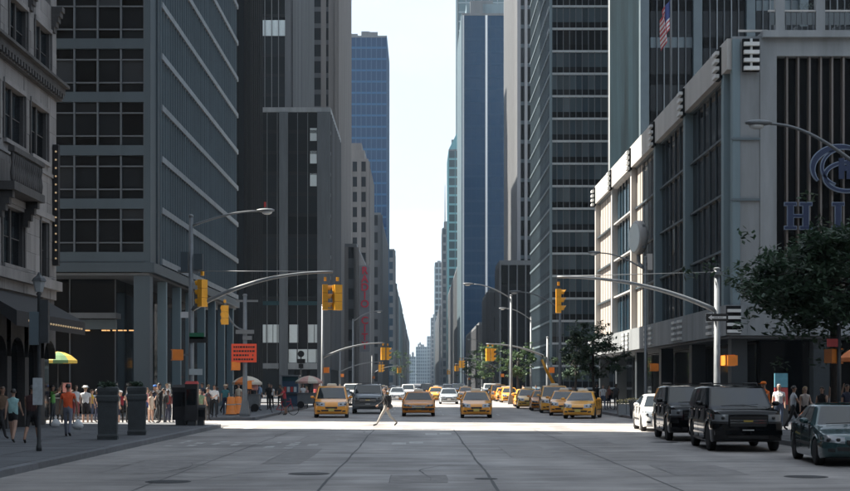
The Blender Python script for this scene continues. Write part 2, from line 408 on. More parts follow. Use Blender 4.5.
# --- ornate stone hotel at the near left corner
wx, wy1 = -16.1, 62.0
h = building('stone_hotel', 'ornate grey limestone hotel with paired windows and dark cornice, at the left edge', wx-12, 30)
bx('wall', STONE, h, wx-24, wx-.45, -35, wy1-.02, 0, 50)
bx('glazing', GLD, h, wx-.44, wx-.30, 50, wy1-.3, 3.6, 20)
def wall_blocks(root, y0, y1, z0, z1, holes, dy, dz, m, x0, x1):
    ys = sorted(set([y0, y1] + [c for hh in holes for c in hh[:2]])); yy = []
    for a, b in zip(ys[:-1], ys[1:]):
        n = max(1, round((b-a)/dy)); yy += [a+(b-a)*i/n for i in range(n)]
    yy.append(y1)
    zs = sorted(set([z0, z1] + [c for hh in holes for c in hh[2:]])); zz = []
    for a, b in zip(zs[:-1], zs[1:]):
        n = max(1, round((b-a)/dz)); zz += [a+(b-a)*i/n for i in range(n)]
    zz.append(z1)
    for a, b in zip(yy[:-1], yy[1:]):
        for c, d in zip(zz[:-1], zz[1:]):
            cy_, cz_ = (a+b)/2, (c+d)/2
            if any(q[0] < cy_ < q[1] and q[2] < cz_ < q[3] for q in holes): continue
            bx('stone_block', m, root, x0, x1+R.uniform(-.012, .008), a+.006, b-.006, c+.006, d-.006)
holes = []
wins = [(54.9, 57.35, 15.2, 17.15), (58.55, 61.0, 15.2, 17.15), (54.2, 57.0, 11.45, 13.6), (57.9, 60.5, 11.45, 13.6), (54.0, 56.9, 6.6, 8.85), (59.45, 60.55, 6.5, 8.85), (50.6, 53.4, 11.45, 13.6), (50.6, 53.4, 15.2, 17.15), (50.6, 53.2, 6.6, 8.85)]
wall_blocks(h, 50, wy1, 5.6, 22, wins + [(54.9, 57.35, 18.4, 20.5), (58.55, 61.0, 18.4, 20.5)], 1.35, .75, STONE, wx-.45, wx)
for (a, b, c, d) in wins:
    w = thing('window', None, None, (0, 0, 0)); w.parent = h; w.location = Vector((wx, (a+b)/2, c)) - h.location
    bx('frame', STONED, w, wx-.28, wx-.12, (a+b)/2-.09, (a+b)/2+.09, c, d)
    for y in (a, b-.07): bx('frame', STONED, w, wx-.28, wx-.04, y, y+.07, c, d)
    for q0, q1 in ((a+.075, (a+b)/2-.095), ((a+b)/2+.095, b-.075)):
        bx('pane', GLD, w, wx-.24, wx-.20, q0, q1, c+.04, (c+d)/2-.02); bx('pane', GLD, w, wx-.22, wx-.18, q0, q1, (c+d)/2+.02, d-.03)
        bx('meeting_rail', STONED, w, wx-.25, wx-.17, q0, q1, (c+d)/2-.02, (c+d)/2+.02)
    bx('sill', STONE, w, wx-.2, wx+.14, a-.12, b+.12, c-.16, c-.005)
    bx('lintel', STONE, w, wx-.2, wx+.07, a-.1, b+.1, d+.005, d+.2)
    for y in (a-.17, b+.01): bx('jamb', STONED, w, wx-.1, wx+.05, y, y+.16, c, d)
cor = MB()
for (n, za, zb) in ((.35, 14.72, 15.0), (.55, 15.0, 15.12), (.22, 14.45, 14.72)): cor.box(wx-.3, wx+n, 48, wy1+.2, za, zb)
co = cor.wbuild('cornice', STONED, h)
for i in range(30):
    y = 50.1 + i*.4; bx('dentil', STONED, co, wx+.22, wx+.36, y, y+.2, 14.5, 14.71)
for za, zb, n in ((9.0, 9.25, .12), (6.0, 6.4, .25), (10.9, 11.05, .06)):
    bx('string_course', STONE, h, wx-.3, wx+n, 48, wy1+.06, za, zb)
for y in (57.75, 61.35):                              # carved brackets above the upper windows
    m = MB(); 
    for i in range(5): m.box(wx, wx+.12+.09*i, y-.22, y+.22, 17.3+.22*i, 17.3+.22*(i+1))
    m.wbuild('carved_bracket', STONED, h)
bal = thing('balcony', None, None); bal.parent = h; bal.location = Vector((wx, 55.4, 9.4)) - h.location
bx('balcony_slab', STONED, bal, wx, wx+.75, 53.0, 57.3, 9.3, 9.62); bx('handrail', STONED, bal, wx+.5, wx+.75, 53.0, 57.3, 10.75, 10.95)
bm_ = MB(); bm_.lathe([(.05, 0), (.08, .1), (.1, .35), (.05, .7), (.09, 1.0), (.06, 1.12)], (0, 0, 0), 8); bme = bm_.mesh('baluster', STONED, True)
for i in range(15):
    o = link('baluster', bme, bal); o.location = Vector((wx+.62, 53.2+i*.28, 9.62)) - wloc(bal)
for y in (53.4, 56.9):
    m = MB(); 
    for i in range(4): m.box(wx, wx+.6-.13*i, y-.15, y+.15, 9.28-.25*(i+1), 9.3-.25*i-.004)
    m.wbuild('console', STONED, bal)
# base: arches with dark glass, awning with bulbs, blade sign with bulbs
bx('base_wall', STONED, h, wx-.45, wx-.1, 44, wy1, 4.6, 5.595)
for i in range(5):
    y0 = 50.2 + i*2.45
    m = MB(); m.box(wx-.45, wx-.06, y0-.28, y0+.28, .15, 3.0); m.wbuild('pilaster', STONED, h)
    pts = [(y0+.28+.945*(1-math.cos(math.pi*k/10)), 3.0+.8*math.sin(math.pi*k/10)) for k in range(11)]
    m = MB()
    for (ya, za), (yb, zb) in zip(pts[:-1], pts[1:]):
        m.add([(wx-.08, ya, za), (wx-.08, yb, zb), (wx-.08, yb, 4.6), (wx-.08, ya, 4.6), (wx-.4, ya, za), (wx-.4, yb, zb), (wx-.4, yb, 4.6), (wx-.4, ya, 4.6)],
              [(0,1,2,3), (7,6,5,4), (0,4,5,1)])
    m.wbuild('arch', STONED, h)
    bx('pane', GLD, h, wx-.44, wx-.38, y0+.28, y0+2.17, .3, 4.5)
aw = thing('awning', None, None); aw.parent = h; aw.location = Vector((wx, 56, 4.0)) - h.location
AWN = mat('awning_black', (.015, .015, .017), .8, var=.2, scale=5)
m = MB(); m.add([(wx, 50, 5.5), (wx, 60.2, 5.5), (wx+1.7, 60.2, 4.55), (wx+1.7, 50, 4.55), (wx+1.7, 60.2, 4.0), (wx+1.7, 50, 4.0), (wx, 60.2, 5.3), (wx, 50, 5.3)], [(0,3,2,1), (3,5,4,2), (7,6,4,5), (0,7,5,3), (1,2,4,6)])
m.wbuild('canopy', AWN, aw)
bmx = MB(); bmx.ball((0, 0, 0), .045, 8, 6); bme2 = bmx.mesh('bulb', BULB, True)
for i in range(22):
    o = link('bulb', bme2, aw); o.location = Vector((wx+1.72, 51.5+i*.38, 4.24)) - wloc(aw)
bs = thing('blade_sign', None, None); bs.parent = h; bs.location = Vector((wx, 61.4, 7.2)) - h.location
bx('sign_box', AWN, bs, wx+.02, wx+.26, 61.3, 61.6, 7.1, 12.4)
for i in range(14):
    o = link('bulb', bme2, bs); o.location = Vector((wx+.16, 61.26, 7.4+i*.36)) - wloc(bs)
# --- near right building, outside the frame (stands across the avenue, seen in reflections only)
nb = building('office_block', 'plain brown office block beside the camera, seen only in reflections', 32, 10)
bx('wall', BROWNST, nb, 26, 50, -60, 52, 0, 22)

# --- blue-grey office tower behind the crowd
tx, ty0, ty1 = -15.33, 79.5, 117.0
g = building('office_tower', 'blue-grey office tower with four-wide dark windows and pale side bands, left corner beyond the crowd', -27, 98)
bx('core', DARKST, g, -39.0, tx-.4, ty0+.4, ty1, 8.3, 88)
FH, Z0 = 3.033, 8.82
for k in range(26):
    zb = Z0 + FH*k
    fb('spandrel', BLUESTEEL, g, 'x', ty0, -1, -39.3, tx-.34, -.38, .02, zb, zb+.57)
    fb('spandrel', SPANDP, g, 'y', tx, 1, ty0+3.0, ty1, -.38, .16, zb+.1, zb+.46)
    fb('sill_band', BLUEFIN, g, 'y', tx, 1, ty0+3.0, ty1, -.38, -.02, zb, zb+.572)
    if k > 6: fb('window_band', GLD, g, 'x', ty0, -1, -39.3, tx-.36, -.38, -.2, zb+.572, zb+FH)
    fb('window_band', GLB, g, 'y', tx, 1, ty0+3.0, ty1, -.38, -.12, zb+.572, zb+FH)
    if k <= 6:
        for i in range(5):
            x1 = tx-.36-1.325*i; x0 = x1-1.325
            for za, zc in ((zb+.57, zb+1.11), (zb+1.11, zb+2.42), (zb+2.42, zb+FH)):
                o = bx('pane', GLD if R.random() > .14 else GLBLIND, g, x0+.03, x1-.03, ty0+.20, ty0+.23, za+.02, zc-.02)
                o.rotation_euler = (R.uniform(-.004, .004), 0, R.uniform(-.004, .004))
        bx('window_band', GLD, g, -39.3, tx-.36-1.325*5-.03, ty0+.2, ty0+.38, zb+.572, zb+FH)
        for z in (zb+1.11, zb+2.42): fb('transom', MULL, g, 'x', ty0, -1, -39.3, tx-.36, -.25, -.06, z-.035, z+.035)
for i in range(19):
    x = tx-.34-1.325*i; fb('mullion', MULL, g, 'x', ty0, -1, x-.045, x+.045, -.3, -.02, Z0, 88)
for i in range(41):
    y = ty0+3.0+.845*i; fb('fin', BLUEFIN, g, 'y', tx, 1, y-.05, y+.05, -.3, .10, Z0-.02, 88)
bx('corner_pier', BLUESTEEL, g, tx-.34, tx+.03, ty0-.03, ty0+.5, Z0-.57, 88)
for a, b in ((.5, 1.3), (1.42, 2.1), (2.22, 2.98)): bx('corner_panel', BLUESTEEL, g, tx-.3, tx+(.03 if a != 1.42 else -.06), ty0+a, ty0+b, Z0-.57, 88)
fb('fascia', BLUESTEEL, g, 'x', ty0, -1, -39.3, tx+.1, -.5, .12, Z0-.57, Z0-.03)
fb('fascia', BLUESTEEL, g, 'y', tx, 1, ty0-.1, ty1, -.5, .26, Z0-.60, Z0-.04)
bx('soffit', GREYST, g, -39.3, tx-.05, ty0+.05, ty1, Z0-.75, Z0-.61)
for i in range(8):
    y = ty0+.1+5.05*i; bx('column', PALEBL if i else BLUESTEEL, g, tx-.95 if i == 0 else tx-.55, tx-.03, y, y+(.9 if i == 0 else .45), .15, Z0-.76)
for i in range(6):
    x = tx-2.6-2.67*i; bx('lobby_pane', GLD, g, x-2.64, x, ty0+3.0, ty0+3.06, .25, Z0-.76)
    bx('lobby_mullion', MULL, g, x-.05, x+.02, ty0+2.9, ty0+3.0, .15, Z0-.76)
for i in range(13):
    y = ty0+3.2+2.6*i; bx('lobby_pane', GLD, g, tx-2.66, tx-2.6, y+.02, y+2.58, .25, Z0-.76)
bx('lobby_wall', DARKST, g, -39, tx-2.9, ty0+3.4, ty1, .1, Z0-.76)
bx('lobby_canopy', GREYST, g, -21.2, -17.6, ty0+1.6, ty0+2.9, 5.70, 6.02)
bx('lobby_canopy', BLUEFIN, g, -24, tx-2.5, ty0+2.5, ty0+2.9, 5.1, 5.66)
for i in range(14):
    x = -20.9+i*.32
    if i in (5, 6): continue
    bx('downlight', WARMLAMP, g, x, x+R.uniform(.12, .26), ty0+2.55, ty0+2.75, 5.0, 5.06)

# --- black granite tower
b = building('black_granite_tower', 'black granite tower with close vertical piers, behind the blue-grey office tower', -32, 175)
bx('core', BLACKST, b, -46, -20.6, 168.3, 182, 0, 100)
for i in range(16):
    x = -20.75-1.5*i
    m = MB(); m.add([(x-.42, 168.35, 0), (x, 167.75, 0), (x+.42, 168.35, 0), (x-.42, 168.35, 95), (x, 167.75, 95), (x+.42, 168.35, 95)], [(0,1,4,3), (1,2,5,4)])
    m.wbuild('pier', BLACKST, b)
    bx('window_strip', GLD, b, x-1.08, x-.42, 168.22, 168.3, 4, 95)
for i in range(9):
    y = 168.9+1.5*i; bx('pier', BLACKST, b, -20.6, -20.35, y-.3, y+.3, 0, 95)

# --- low striped block with frosted panels at street level
s = building('striped_low_block', 'dark low office block with grey stone piers and white frosted panels above the street', -22, 222)
bx('core', DARKST, s, -34, -13.9, 210.4, 238, 0, 42.6)
fb('parapet', CONCP, s, 'x', 210, -1, -34, -13.5, -.5, .1, 42.6, 43.3)
fb('parapet', CONCP, s, 'y', -13.5, 1, 210, 238, -.5, .1, 42.6, 43.3)
for i in range(9):
    zb = 14.4+3.13*i
    fb('window_band', GLD, s, 'x', 210, -1, -34, -13.6, -.38, -.12, zb+.5, zb+3.13); fb('spandrel', DARKST, s, 'x', 210, -1, -34, -13.6, -.38, -.05, zb, zb+.498)
    fb('window_band', GLB, s, 'y', -13.5, 1, 210.2, 238, -.38, -.12, zb+.5, zb+3.13); fb('spandrel', BROWNST, s, 'y', -13.5, 1, 210.2, 238, -.38, .03, zb, zb+.498)
for i in range(13): fb('mullion', GREYST, s, 'x', 210, -1, -33.6+1.52*i, -33.53+1.52*i, -.2, .14, 4, 42.58)
for i in range(10): fb('mullion', BROWNST, s, 'y', -13.5, 1, 212+2.7*i, 213+2.7*i, -.2, .14, 4, 42.58)
for a, c in ((-21.1, -19.8), (-15.4, -13.45), (-25.6, -24.6)): fb('stone_pier', mat('dark_blue_stone', (.062, .072, .082), .75, var=.2, streak=True), s, 'x', 210, -1, a, c, -.3, .3, 0, 42.59)
for i, z in enumerate((31.5, 34.9, 38.3)): fb('painted_reflection', FROST, s, 'x', 210, -1, -16.5, -15.5, -.11, -.05, z, z+1.9)  # bright window reflections painted as pale panels
fb('rail', GLT, s, 'x', 210, -1, -24.5, -13.6, -.1, .18, 13.6, 14.2)
for a, c in ((-24.3, -23.1), (-23.0, -22.1), (-22.0, -21.2), (-19.6, -18.3), (-16.8, -15.9), (-15.8, -14.6)): fb('frosted_pane', FROST, s, 'x', 210, -1, a, c, -.3, .05, 8.0, 10.7)
for a, c in ((-19.7, -18.5), (-18.4, -16.9), (-16.8, -15.6), (-15.5, -14.4)): fb('shop_pane', FROST, s, 'x', 210, -1, a, c, -.2, .06, 5.0, 7.0)
fb('shop_fascia', CONCP, s, 'x', 210, -1, -19.8, -14.2, -.1, .25, 4.0, 4.95)
fb('shop_fascia', GREYST, s, 'x', 210, -1, -26, -21.2, -.1, .25, 4.1, 4.9)
for i in range(5): fb('shop_window', GLD, s, 'x', 210, -1, -26+2.4*i, -23.75+2.4*i, -.38, -.2, .2, 3.95)

# --- taller towers behind it, left
def tower(name, label, x0, x1, y0, y1, H, side, front, flank, join=False, roof=None, z0=0, core=DARKST):
    t = building(name, label, (x0+x1)/2, (y0+y1)/2)
    bx('core', core, t, x0+.36, x1-.36, y0+.36, y1-.02, 0, H-.05)
    facade(t, 'x', y0, -1, x0, x1, z0, H, join=join, **front)
    if side > 0: facade(t, 'y', x1, 1, y0, y1, z0, H, join=join, **flank)
    else: facade(t, 'y', x0, -1, y0, y1, z0, H, join=join, **flank)
    bx('roof', roof or GREYST, t, x0-.1, x1+.1, y0-.1, y1, H, H+.8)
    if join:                                            # lift housings and a water tank on the far roofs
        q = random.Random(int(y0+H)); w = x1-x0
        for k in range(3):
            a = x0+w*q.uniform(.1, .7); bx('lift_housing', GREYST, t, a, a+w*q.uniform(.12, .28), y0+2+k*3, y0+4.5+k*3, H+.8, H+.8+q.uniform(2, 6))
        if H > 80: return t
        a = x0+w*q.uniform(.2, .8); m = MB(); m.lathe([(1.6, 3), (1.7, 7), (.1, 8.6)], (a, y0+3, H+.8), 10)
        for dx, dy in ((-1, -1), (1, -1), (1, 1), (-1, 1)): m.tube([(a+dx, y0+3+dy, H+.8), (a+dx, y0+3+dy, H+4)], .15, 4)
        m.wbuild('water_tank', BROWNST, t)
    return t
FR = dict(fl=3.4, sp=(.5, -.04, DARKST), mu=(1.2, .09, .15, GREYST), gl=GLD)
FL = dict(fl=3.4, sp=(.7, -.02, DARKST), mu=(2.2, .6, .2, GREYST), gl=GLB)
t1 = tower('striped_glass_tower', 'tall dark glass tower with thin vertical stripes above the low striped block', -36, -21.9, 240, 287, 92, 1, FR, FL)
fb('bright_floor', FROST, t1, 'x', 240, -1, -36, -22.6, -.1, -.03, 61.5, 64.2)  # lit band put in as pale colour
fb('corner_pier', BROWNST, t1, 'x', 240, -1, -23.0, -21.7, -.3, .3, 0, 91)
t2 = tower('stone_slab_tower', 'tall grey-brown stone slab tower with two dark window columns, left of the sky gap', -34, -18.0, 300, 361, 110, 1,
      dict(fl=3.6, sp=(1.0, -.02, BROWNST), mu=(2.6, 1.1, .3, BEIGE), gl=GLD), dict(fl=3.6, sp=(1.2, .0, BEIGE), mu=(3.4, 1.9, .3, BEIGE), gl=GLD))
fb('corner_pier', BEIGE, t2, 'x', 300, -1, -19.6, -17.9, -.3, .36, 0, 109)
c = tower('theatre_building', 'low beige theatre building carrying the tall red-lettered vertical sign', -30, -15.0, 330, 418, 34, 1,
      dict(fl=5, sp=(2.2, .05, BROWNST), mu=(2.5, 1.2, .2, BEIGE), gl=GLD), dict(fl=5, sp=(2.4, .05, BROWNST), mu=(4, 2.2, .25, BEIGE), gl=GLD))
bg = tower('beige_stepped_building', 'beige stone building with a stepped top in front of the blue tower', -24, -16.0, 430, 480, 70, 1,
      dict(fl=4.6, sp=(1.6, .0, BEIGE), mu=(2.6, 1.3, .3, BEIGE), gl=GLD), dict(fl=4.6, sp=(1.6, .0, BEIGE), mu=(4, 2.2, .3, BEIGE), gl=GLD), roof=BEIGE)
bx('stepped_top', BEIGE, bg, -22.6, -17.0, 431, 476, 70.8, 73.6); bx('stepped_top', BEIGE, bg, -21.4, -18, 432, 470, 73.6, 76)
tower('blue_glass_tower', 'flat-topped deep blue glass tower left of the sky gap', -34, -15.2, 640, 690, 160, 1,
      dict(fl=5.2, sp=(.9, .1, mat('blue_band', (.004, .075, .175), .5, var=.08, spec=.2)), mu=(2.3, .35, .15, mat('blue_fin', (.003, .055, .130), .5, var=.08)), gl=glass('deep_blue_glass', (.001, .030, .090), rough=.1, rnd=.2, spec=.15)),
      dict(fl=5.2, sp=(.9, .1, MATS['blue_band']), mu=(2.3, .35, .15, MATS['blue_fin']), gl=MATS['deep_blue_glass']), join=True)
# --- right side
PALEG = mat('pale_grey_rib', (.26, .265, .275), .7, var=.1, streak=True)
# banded tower
BANDW = mat('pale_band', (.34, .38, .40), .55, var=.1, rnd=.06)
CURT = [glass('window_curtain_%d' % i, c_, rough=.08, rnd=.3) for i, c_ in enumerate(((.060, .085, .10), (.085, .112, .128), (.040, .062, .078)))]
bt = building('banded_office_tower', 'tall office tower with pale horizontal bands on each dark glass floor', 22, 175)
bx('core', DARKST, bt, 15.3, 32, 160.4, 189, 0, 78)
nb_ = 2.57
for k in range(30):
    zb = 1.2 + nb_*k
    mech = (zb > 39.0 and zb < 41.2)
    for ax, pl_, out, a0, a1 in (('x', 160, -1, 14.9, 32), ('y', 14.9, -1, 160.3, 189)):
        fb('pale_band', BANDW if ax == 'x' else BLUEFIN, bt, ax, pl_, out, a0, a1, -.3, .08, zb, zb+.24)
        fb('dark_band', GLD, bt, ax, pl_, out, a0, a1, -.3, -.02, zb+.243, zb+.9)
        if k < 20 and ax == 'x':
            for i in range(9): fb('window_pane', GLD if mech else CURT[R.randrange(3)], bt, ax, pl_, out, 14.95+.72*i, 15.64+.72*i, -.3, -.1, zb+.903, zb+nb_-.003)
            fb('window_band', CURT[0], bt, ax, pl_, out, 21.5, 32, -.3, -.1, zb+.903, zb+nb_-.003)
        else: fb('window_band', CURT[k % 3], bt, ax, pl_, out, a0, a1, -.3, -.1, zb+.903, zb+nb_-.003)
for i in range(12): fb('mullion', MULL, bt, 'x', 160, -1, 14.9+.72*i, 14.98+.72*i, -.2, .05, 0, 78)
for i in range(21): fb('mullion', BLUEFIN, bt, 'y', 14.9, -1, 160.3+1.4*i, 160.42+1.4*i, -.2, .03, 0, 78)
fb('corner_pier', PALEBL, bt, 'x', 160, -1, 14.82, 15.1, -.2, .12, 0, 78)
# low dark block and white striped tower
tower('dark_low_block', 'low dark glass block with thin pale stripes at the foot of the white striped tower', 14.0, 26, 245, 258, 22.6, -1,
      dict(fl=4, sp=(.4, -.03, DARKST), mu=(1.5, .2, .2, GREYST), gl=GLD), dict(fl=4, sp=(.4, -.03, DARKST), mu=(1.5, .2, .2, GREYST), gl=GLD))
tower('white_striped_tower', 'slender tower with white vertical ribs beside the banded tower', 18.4, 31, 260, 300, 100, -1,
      dict(fl=3.6, sp=(.7, -.04, BLUEFIN), mu=(1.25, .55, .4, PALEG), gl=GLD), dict(fl=3.6, sp=(.7, -.04, BLUEFIN), mu=(2.6, 1.0, .4, PALEG), gl=GLB))
DBG = glass('navy_glass', (.001, .032, .080), rough=.08, rnd=.2, spec=.15)
nt_ = tower('navy_glass_tower', 'navy blue glass tower with three white vertical ribs, right of the sky gap', 14.3, 31, 480, 530, 128, -1,
      dict(fl=4.2, sp=(.8, -.02, mat('navy_band', (.002, .040, .095), .5, var=.1, spec=.15)), mu=(1.6, .14, .05, MATS['navy_band']), gl=DBG), dict(fl=4.2, sp=(.8, .02, MATS['navy_band']), mu=(6, 3.2, .2, PALEBL), gl=DBG), join=True)
for a, c_ in ((14.2, 15.1), (22.4, 23.1), (29.4, 30.2)): fb('white_rib', mat('rib_white', (.66, .68, .68), .6, var=.06), nt_, 'x', 480, -1, a, c_, -.2, .5, 0, 128)
bx('penthouse', PALEBL, nt_, 16, 29, 484, 520, 128.8, 133)
tower('pale_blue_glass_tower', 'pale blue glass tower rising out of the picture behind the navy tower', 24.5, 60, 900, 950, 300, -1,
      dict(fl=6, sp=(1, .1, PALEBL), mu=(5, .4, .2, PALEBL), gl=GLT), dict(fl=6, sp=(1, .1, PALEBL), mu=(5, .4, .2, PALEBL), gl=GLT), join=True)
tl = tower('teal_glass_tower', 'slim teal glass tower with a slanted top beside the navy tower', 15.6, 26, 760, 800, 128, -1,
      dict(fl=5, sp=(1, .1, mat('teal_band', (.10, .27, .30), .4, var=.1)), mu=(3, .3, .2, MATS['teal_band']), gl=GLT), dict(fl=5, sp=(1, .1, MATS['teal_band']), mu=(4, .3, .2, MATS['teal_band']), gl=GLT), join=True)
m = MB(); m.add([(15.6, 760, 128.8), (26, 760, 128.8), (26, 800, 128.8), (15.6, 800, 128.8), (26, 760, 150), (26, 800, 150)], [(0,1,4), (3,5,2), (0,4,5,3), (1,2,5,4), (0,3,2,1)]); m.wbuild('slanted_top', MATS['teal_band'], tl)
at_ = tower('antenna_tower', 'far pale tower topped with a thin antenna right of the sky gap', 16, 25, 1000, 1040, 112, -1,
      dict(fl=6, sp=(2, .1, GREYST), mu=(3, 1, .2, GREYST), gl=GLB), dict(fl=6, sp=(2, .1, GREYST), mu=(6, 2, .2, GREYST), gl=GLB), join=True)
m = MB(); m.tube([(18, 1010, 112), (18, 1010, 145)], [.5, .15], 6); m.wbuild('antenna', GREYST, at_)
SP1 = dict(fl=6, sp=(2.2, .1, GREYST), mu=(4, 1.4, .2, GREYST), gl=GLB); SP2 = dict(fl=6, sp=(2.4, .1, BROWNST), mu=(4, 1.8, .2, BROWNST), gl=GLD); SP3 = dict(fl=6, sp=(1.8, .1, PALEBL), mu=(4, .8, .2, PALEBL), gl=GLB)
for (nm, lab, x0, x1, y0, y1, H, sd, sp_) in (
    ('far_tower', 'far slim blue tower just right of the hazy end of the avenue', 15, 30, 1400, 1450, 122, -1, SP3),
    ('far_tower', 'far grey tower lowest beside the hazy end, right side', 15, 40, 1900, 1960, 90, -1, SP1),
    ('far_block', 'mid-height brown block behind the row of taxis, right side of the avenue', 15.5, 40, 310, 345, 22, -1, SP2),
    ('far_block', 'long brown block beneath the navy tower, right side of the avenue', 15.5, 40, 365, 470, 17, -1, SP2),
    ('far_block', 'grey block beyond the navy tower, right side of the avenue', 15, 40, 540, 750, 48, -1, SP1),
    ('far_block', 'grey block beyond the teal tower, right side of the avenue', 15, 40, 1060, 1380, 60, -1, SP1),
    ('far_block', 'dark block below the deep blue tower, left side of the avenue', -34, -14.2, 500, 620, 62, 1, SP2),
    ('far_tower', 'grey banded tower just right of the deep blue tower', -32, -13.6, 740, 775, 72, 1, SP1),
    ('far_block', 'brown block stepping down beyond the grey banded tower, left side', -36, -13.8, 790, 900, 58, 1, SP2),
    ('far_block', 'blue-grey block stepping down further along the left side', -36, -13.6, 920, 1080, 58, 1, SP3),
    ('far_block', 'pale grey block near the hazy end, left side', -36, -13.6, 1100, 1350, 56, 1, SP1),
    ('far_block', 'faint brown block nearest the hazy end, left side', -36, -13.6, 1370, 1800, 54, 1, SP2),
    ('far_tower', 'faint hazy tower closing the end of the avenue, left of centre', -22, -8, 2480, 2520, 48, 1, SP3),
    ('far_tower', 'faint hazy tower closing the end of the avenue, tallest of the pair', -7, 12, 2500, 2540, 66, 1, SP3),
    ('far_tower', 'faint hazy tower closing the end of the avenue, right of centre', 13, 34, 2540, 2590, 86, -1, SP3)):
    tower(nm, lab, x0, x1, y0, y1, H, sd, sp_, sp_, join=True, core=GREYST)
# ---------------------------------------------------------------- hotel with the concrete podium, right side
hx, hy0, hy1, hz = 17.5, 78.4, 139.0, 21.3
hp = building('podium_hotel', 'modern hotel with pale concrete podium, ribbed corner blocks and big blue letters, right side', 40, 108)
bx('core', DARKST, hp, hx+1.0, 60, hy0+1.2, hy1-.3, 6.3, hz-.3)
bx('roof_slab', CONCP, hp, hx, 60, hy0-.1, hy1, hz-.3, hz+.05)
# avenue face: fascia, piers, bays
PB = [80.0 + 11.6*i for i in range(6)]
for i in range(5): fb('fascia_panel', WHITEP, hp, 'y', hx, -1, PB[i]-(1.5 if i == 0 else .0)+.02, PB[i+1]-.02, -.6, .28, hz-1.75, hz-.02)
ORN = mat('block_white', (.55, .56, .55), .6, var=.1)
def ornament(parent, ax, plane, out, a, z0, z1, n=4, w=.95, d=.32):
    o = thing('block_ornament', None, None); o.parent = parent
    base = Vector((plane + out*.3, a, z0)) if ax == 'y' else Vector((a, plane + out*.3, z0))
    o.location = base - wloc(parent)
    st = (z1-z0)/n
    fb('backing', DARKST, o, ax, plane, out, a-w/2-.03, a+w/2+.03, .2, .3+d*.3, z0-.03, z1)
    for i in range(n):
        fb('bar', ORN, o, ax, plane, out, a-w/2, a+w/2, .2, .3+d, z0+i*st+.02, z0+i*st+st*.5)
    for q in ((-.06,) if ax == 'x' and z0 > 10 else ()): fb('rib', ORN, o, ax, plane, out, a+q, a+q+.12, .2, .3+d*.55, z0+.01, z1-.01)
for y in PB: ornament(hp, 'y', hx, -1, y+(.5 if y == PB[0] else 0), hz-1.9, hz-.15)
ornament(hp, 'x', hy0, -1, hx+.95, hz-1.95, hz-.15, n=4, w=.85)
for k, y in enumerate(PB):
    fb('pier', PALEBL if k < 3 else WHITEP, hp, 'y', hx, -1, y-.33, y+.33, -.6, .22, 6.3, hz-1.76)  # sunlit piers coloured white, shaded ones pale blue
CUR = mat('beige_drape', (.33, .29, .255), .8, var=.15, scale=1, streak=True)
for k in range(5):
    a0, a1 = PB[k]+.34, PB[k+1]-.34
    za, zb = 6.4, hz-1.78
    n = 4
    for j in range(n):
        z0_, z1_ = za+(zb-za)*j/n, za+(zb-za)*(j+1)/n
        if k in (4,):
            fb('drape_panel', CUR, hp, 'y', hx, -1, a0, a1, -.45, -.25, z0_, z1_-.1)
        elif k == 2:
            for q in range(4):
                b0 = a0+(a1-a0)*q/4; b1 = a0+(a1-a0)*(q+1)/4
                fb('drape_panel' if q == 3 else 'pane', CUR if q == 3 else GLD, hp, 'y', hx, -1, b0+.03, b1-.03, -.45, -.25, z0_, z1_-.1)
        else:
            for q in range(6):
                b0 = a0+(a1-a0)*q/6; b1 = a0+(a1-a0)*(q+1)/6
                fb('pane', GLB if k == 3 else GLD, hp, 'y', hx, -1, b0+.03, b1-.03, -.45, -.3, z0_, z1_-.1)
        fb('rail', WHITEP if k == 3 else BLUESTEEL, hp, 'y', hx, -1, a0, a1, -.5, .05 if k > 2 else -.1, z1_-.1, z1_+.03)
    for q in range(1, 6):
        b = a0+(a1-a0)*q/6; fb('mullion', BLUESTEEL, hp, 'y', hx, -1, b-.035, b+.035, -.45, -.22, za, zb)
# lower fascia band and underside
fb('lower_fascia', CONCP, hp, 'y', hx, -1, hy0-.3, hy1, -.8, .45, 4.6, 6.3)
for k in range(6):
    y = PB[k]+(.2 if k == 0 else 0); ornament(hp, 'y', hx, -1, y, 4.75, 6.25, n=4, w=1.1, d=.3)
    ornament(hp, 'y', hx, -1, y+2.1, 4.75, 6.25, n=4, w=1.1, d=.3)
fb('lower_fascia', CONCP, hp, 'x', hy0, -1, hx-.42, hx+.75, -.8, .35, 4.6, 6.3)
fb('lower_fascia', CONCP, hp, 'x', hy0, -1, hx+.77, hx+3.2, -.8, .33, 4.6, 6.3)
fb('lower_fascia', CONCP, hp, 'x', hy0, -1, hx+3.22, 60, -.8, .33, 4.6, 6.3)
ornament(hp, 'x', hy0, -1, hx-.02, 4.72, 6.25, n=4, w=.75, d=.3); 
bx('soffit', GREYST, hp, hx-.2, 60, hy0-.1, hy1, 4.45, 4.58)
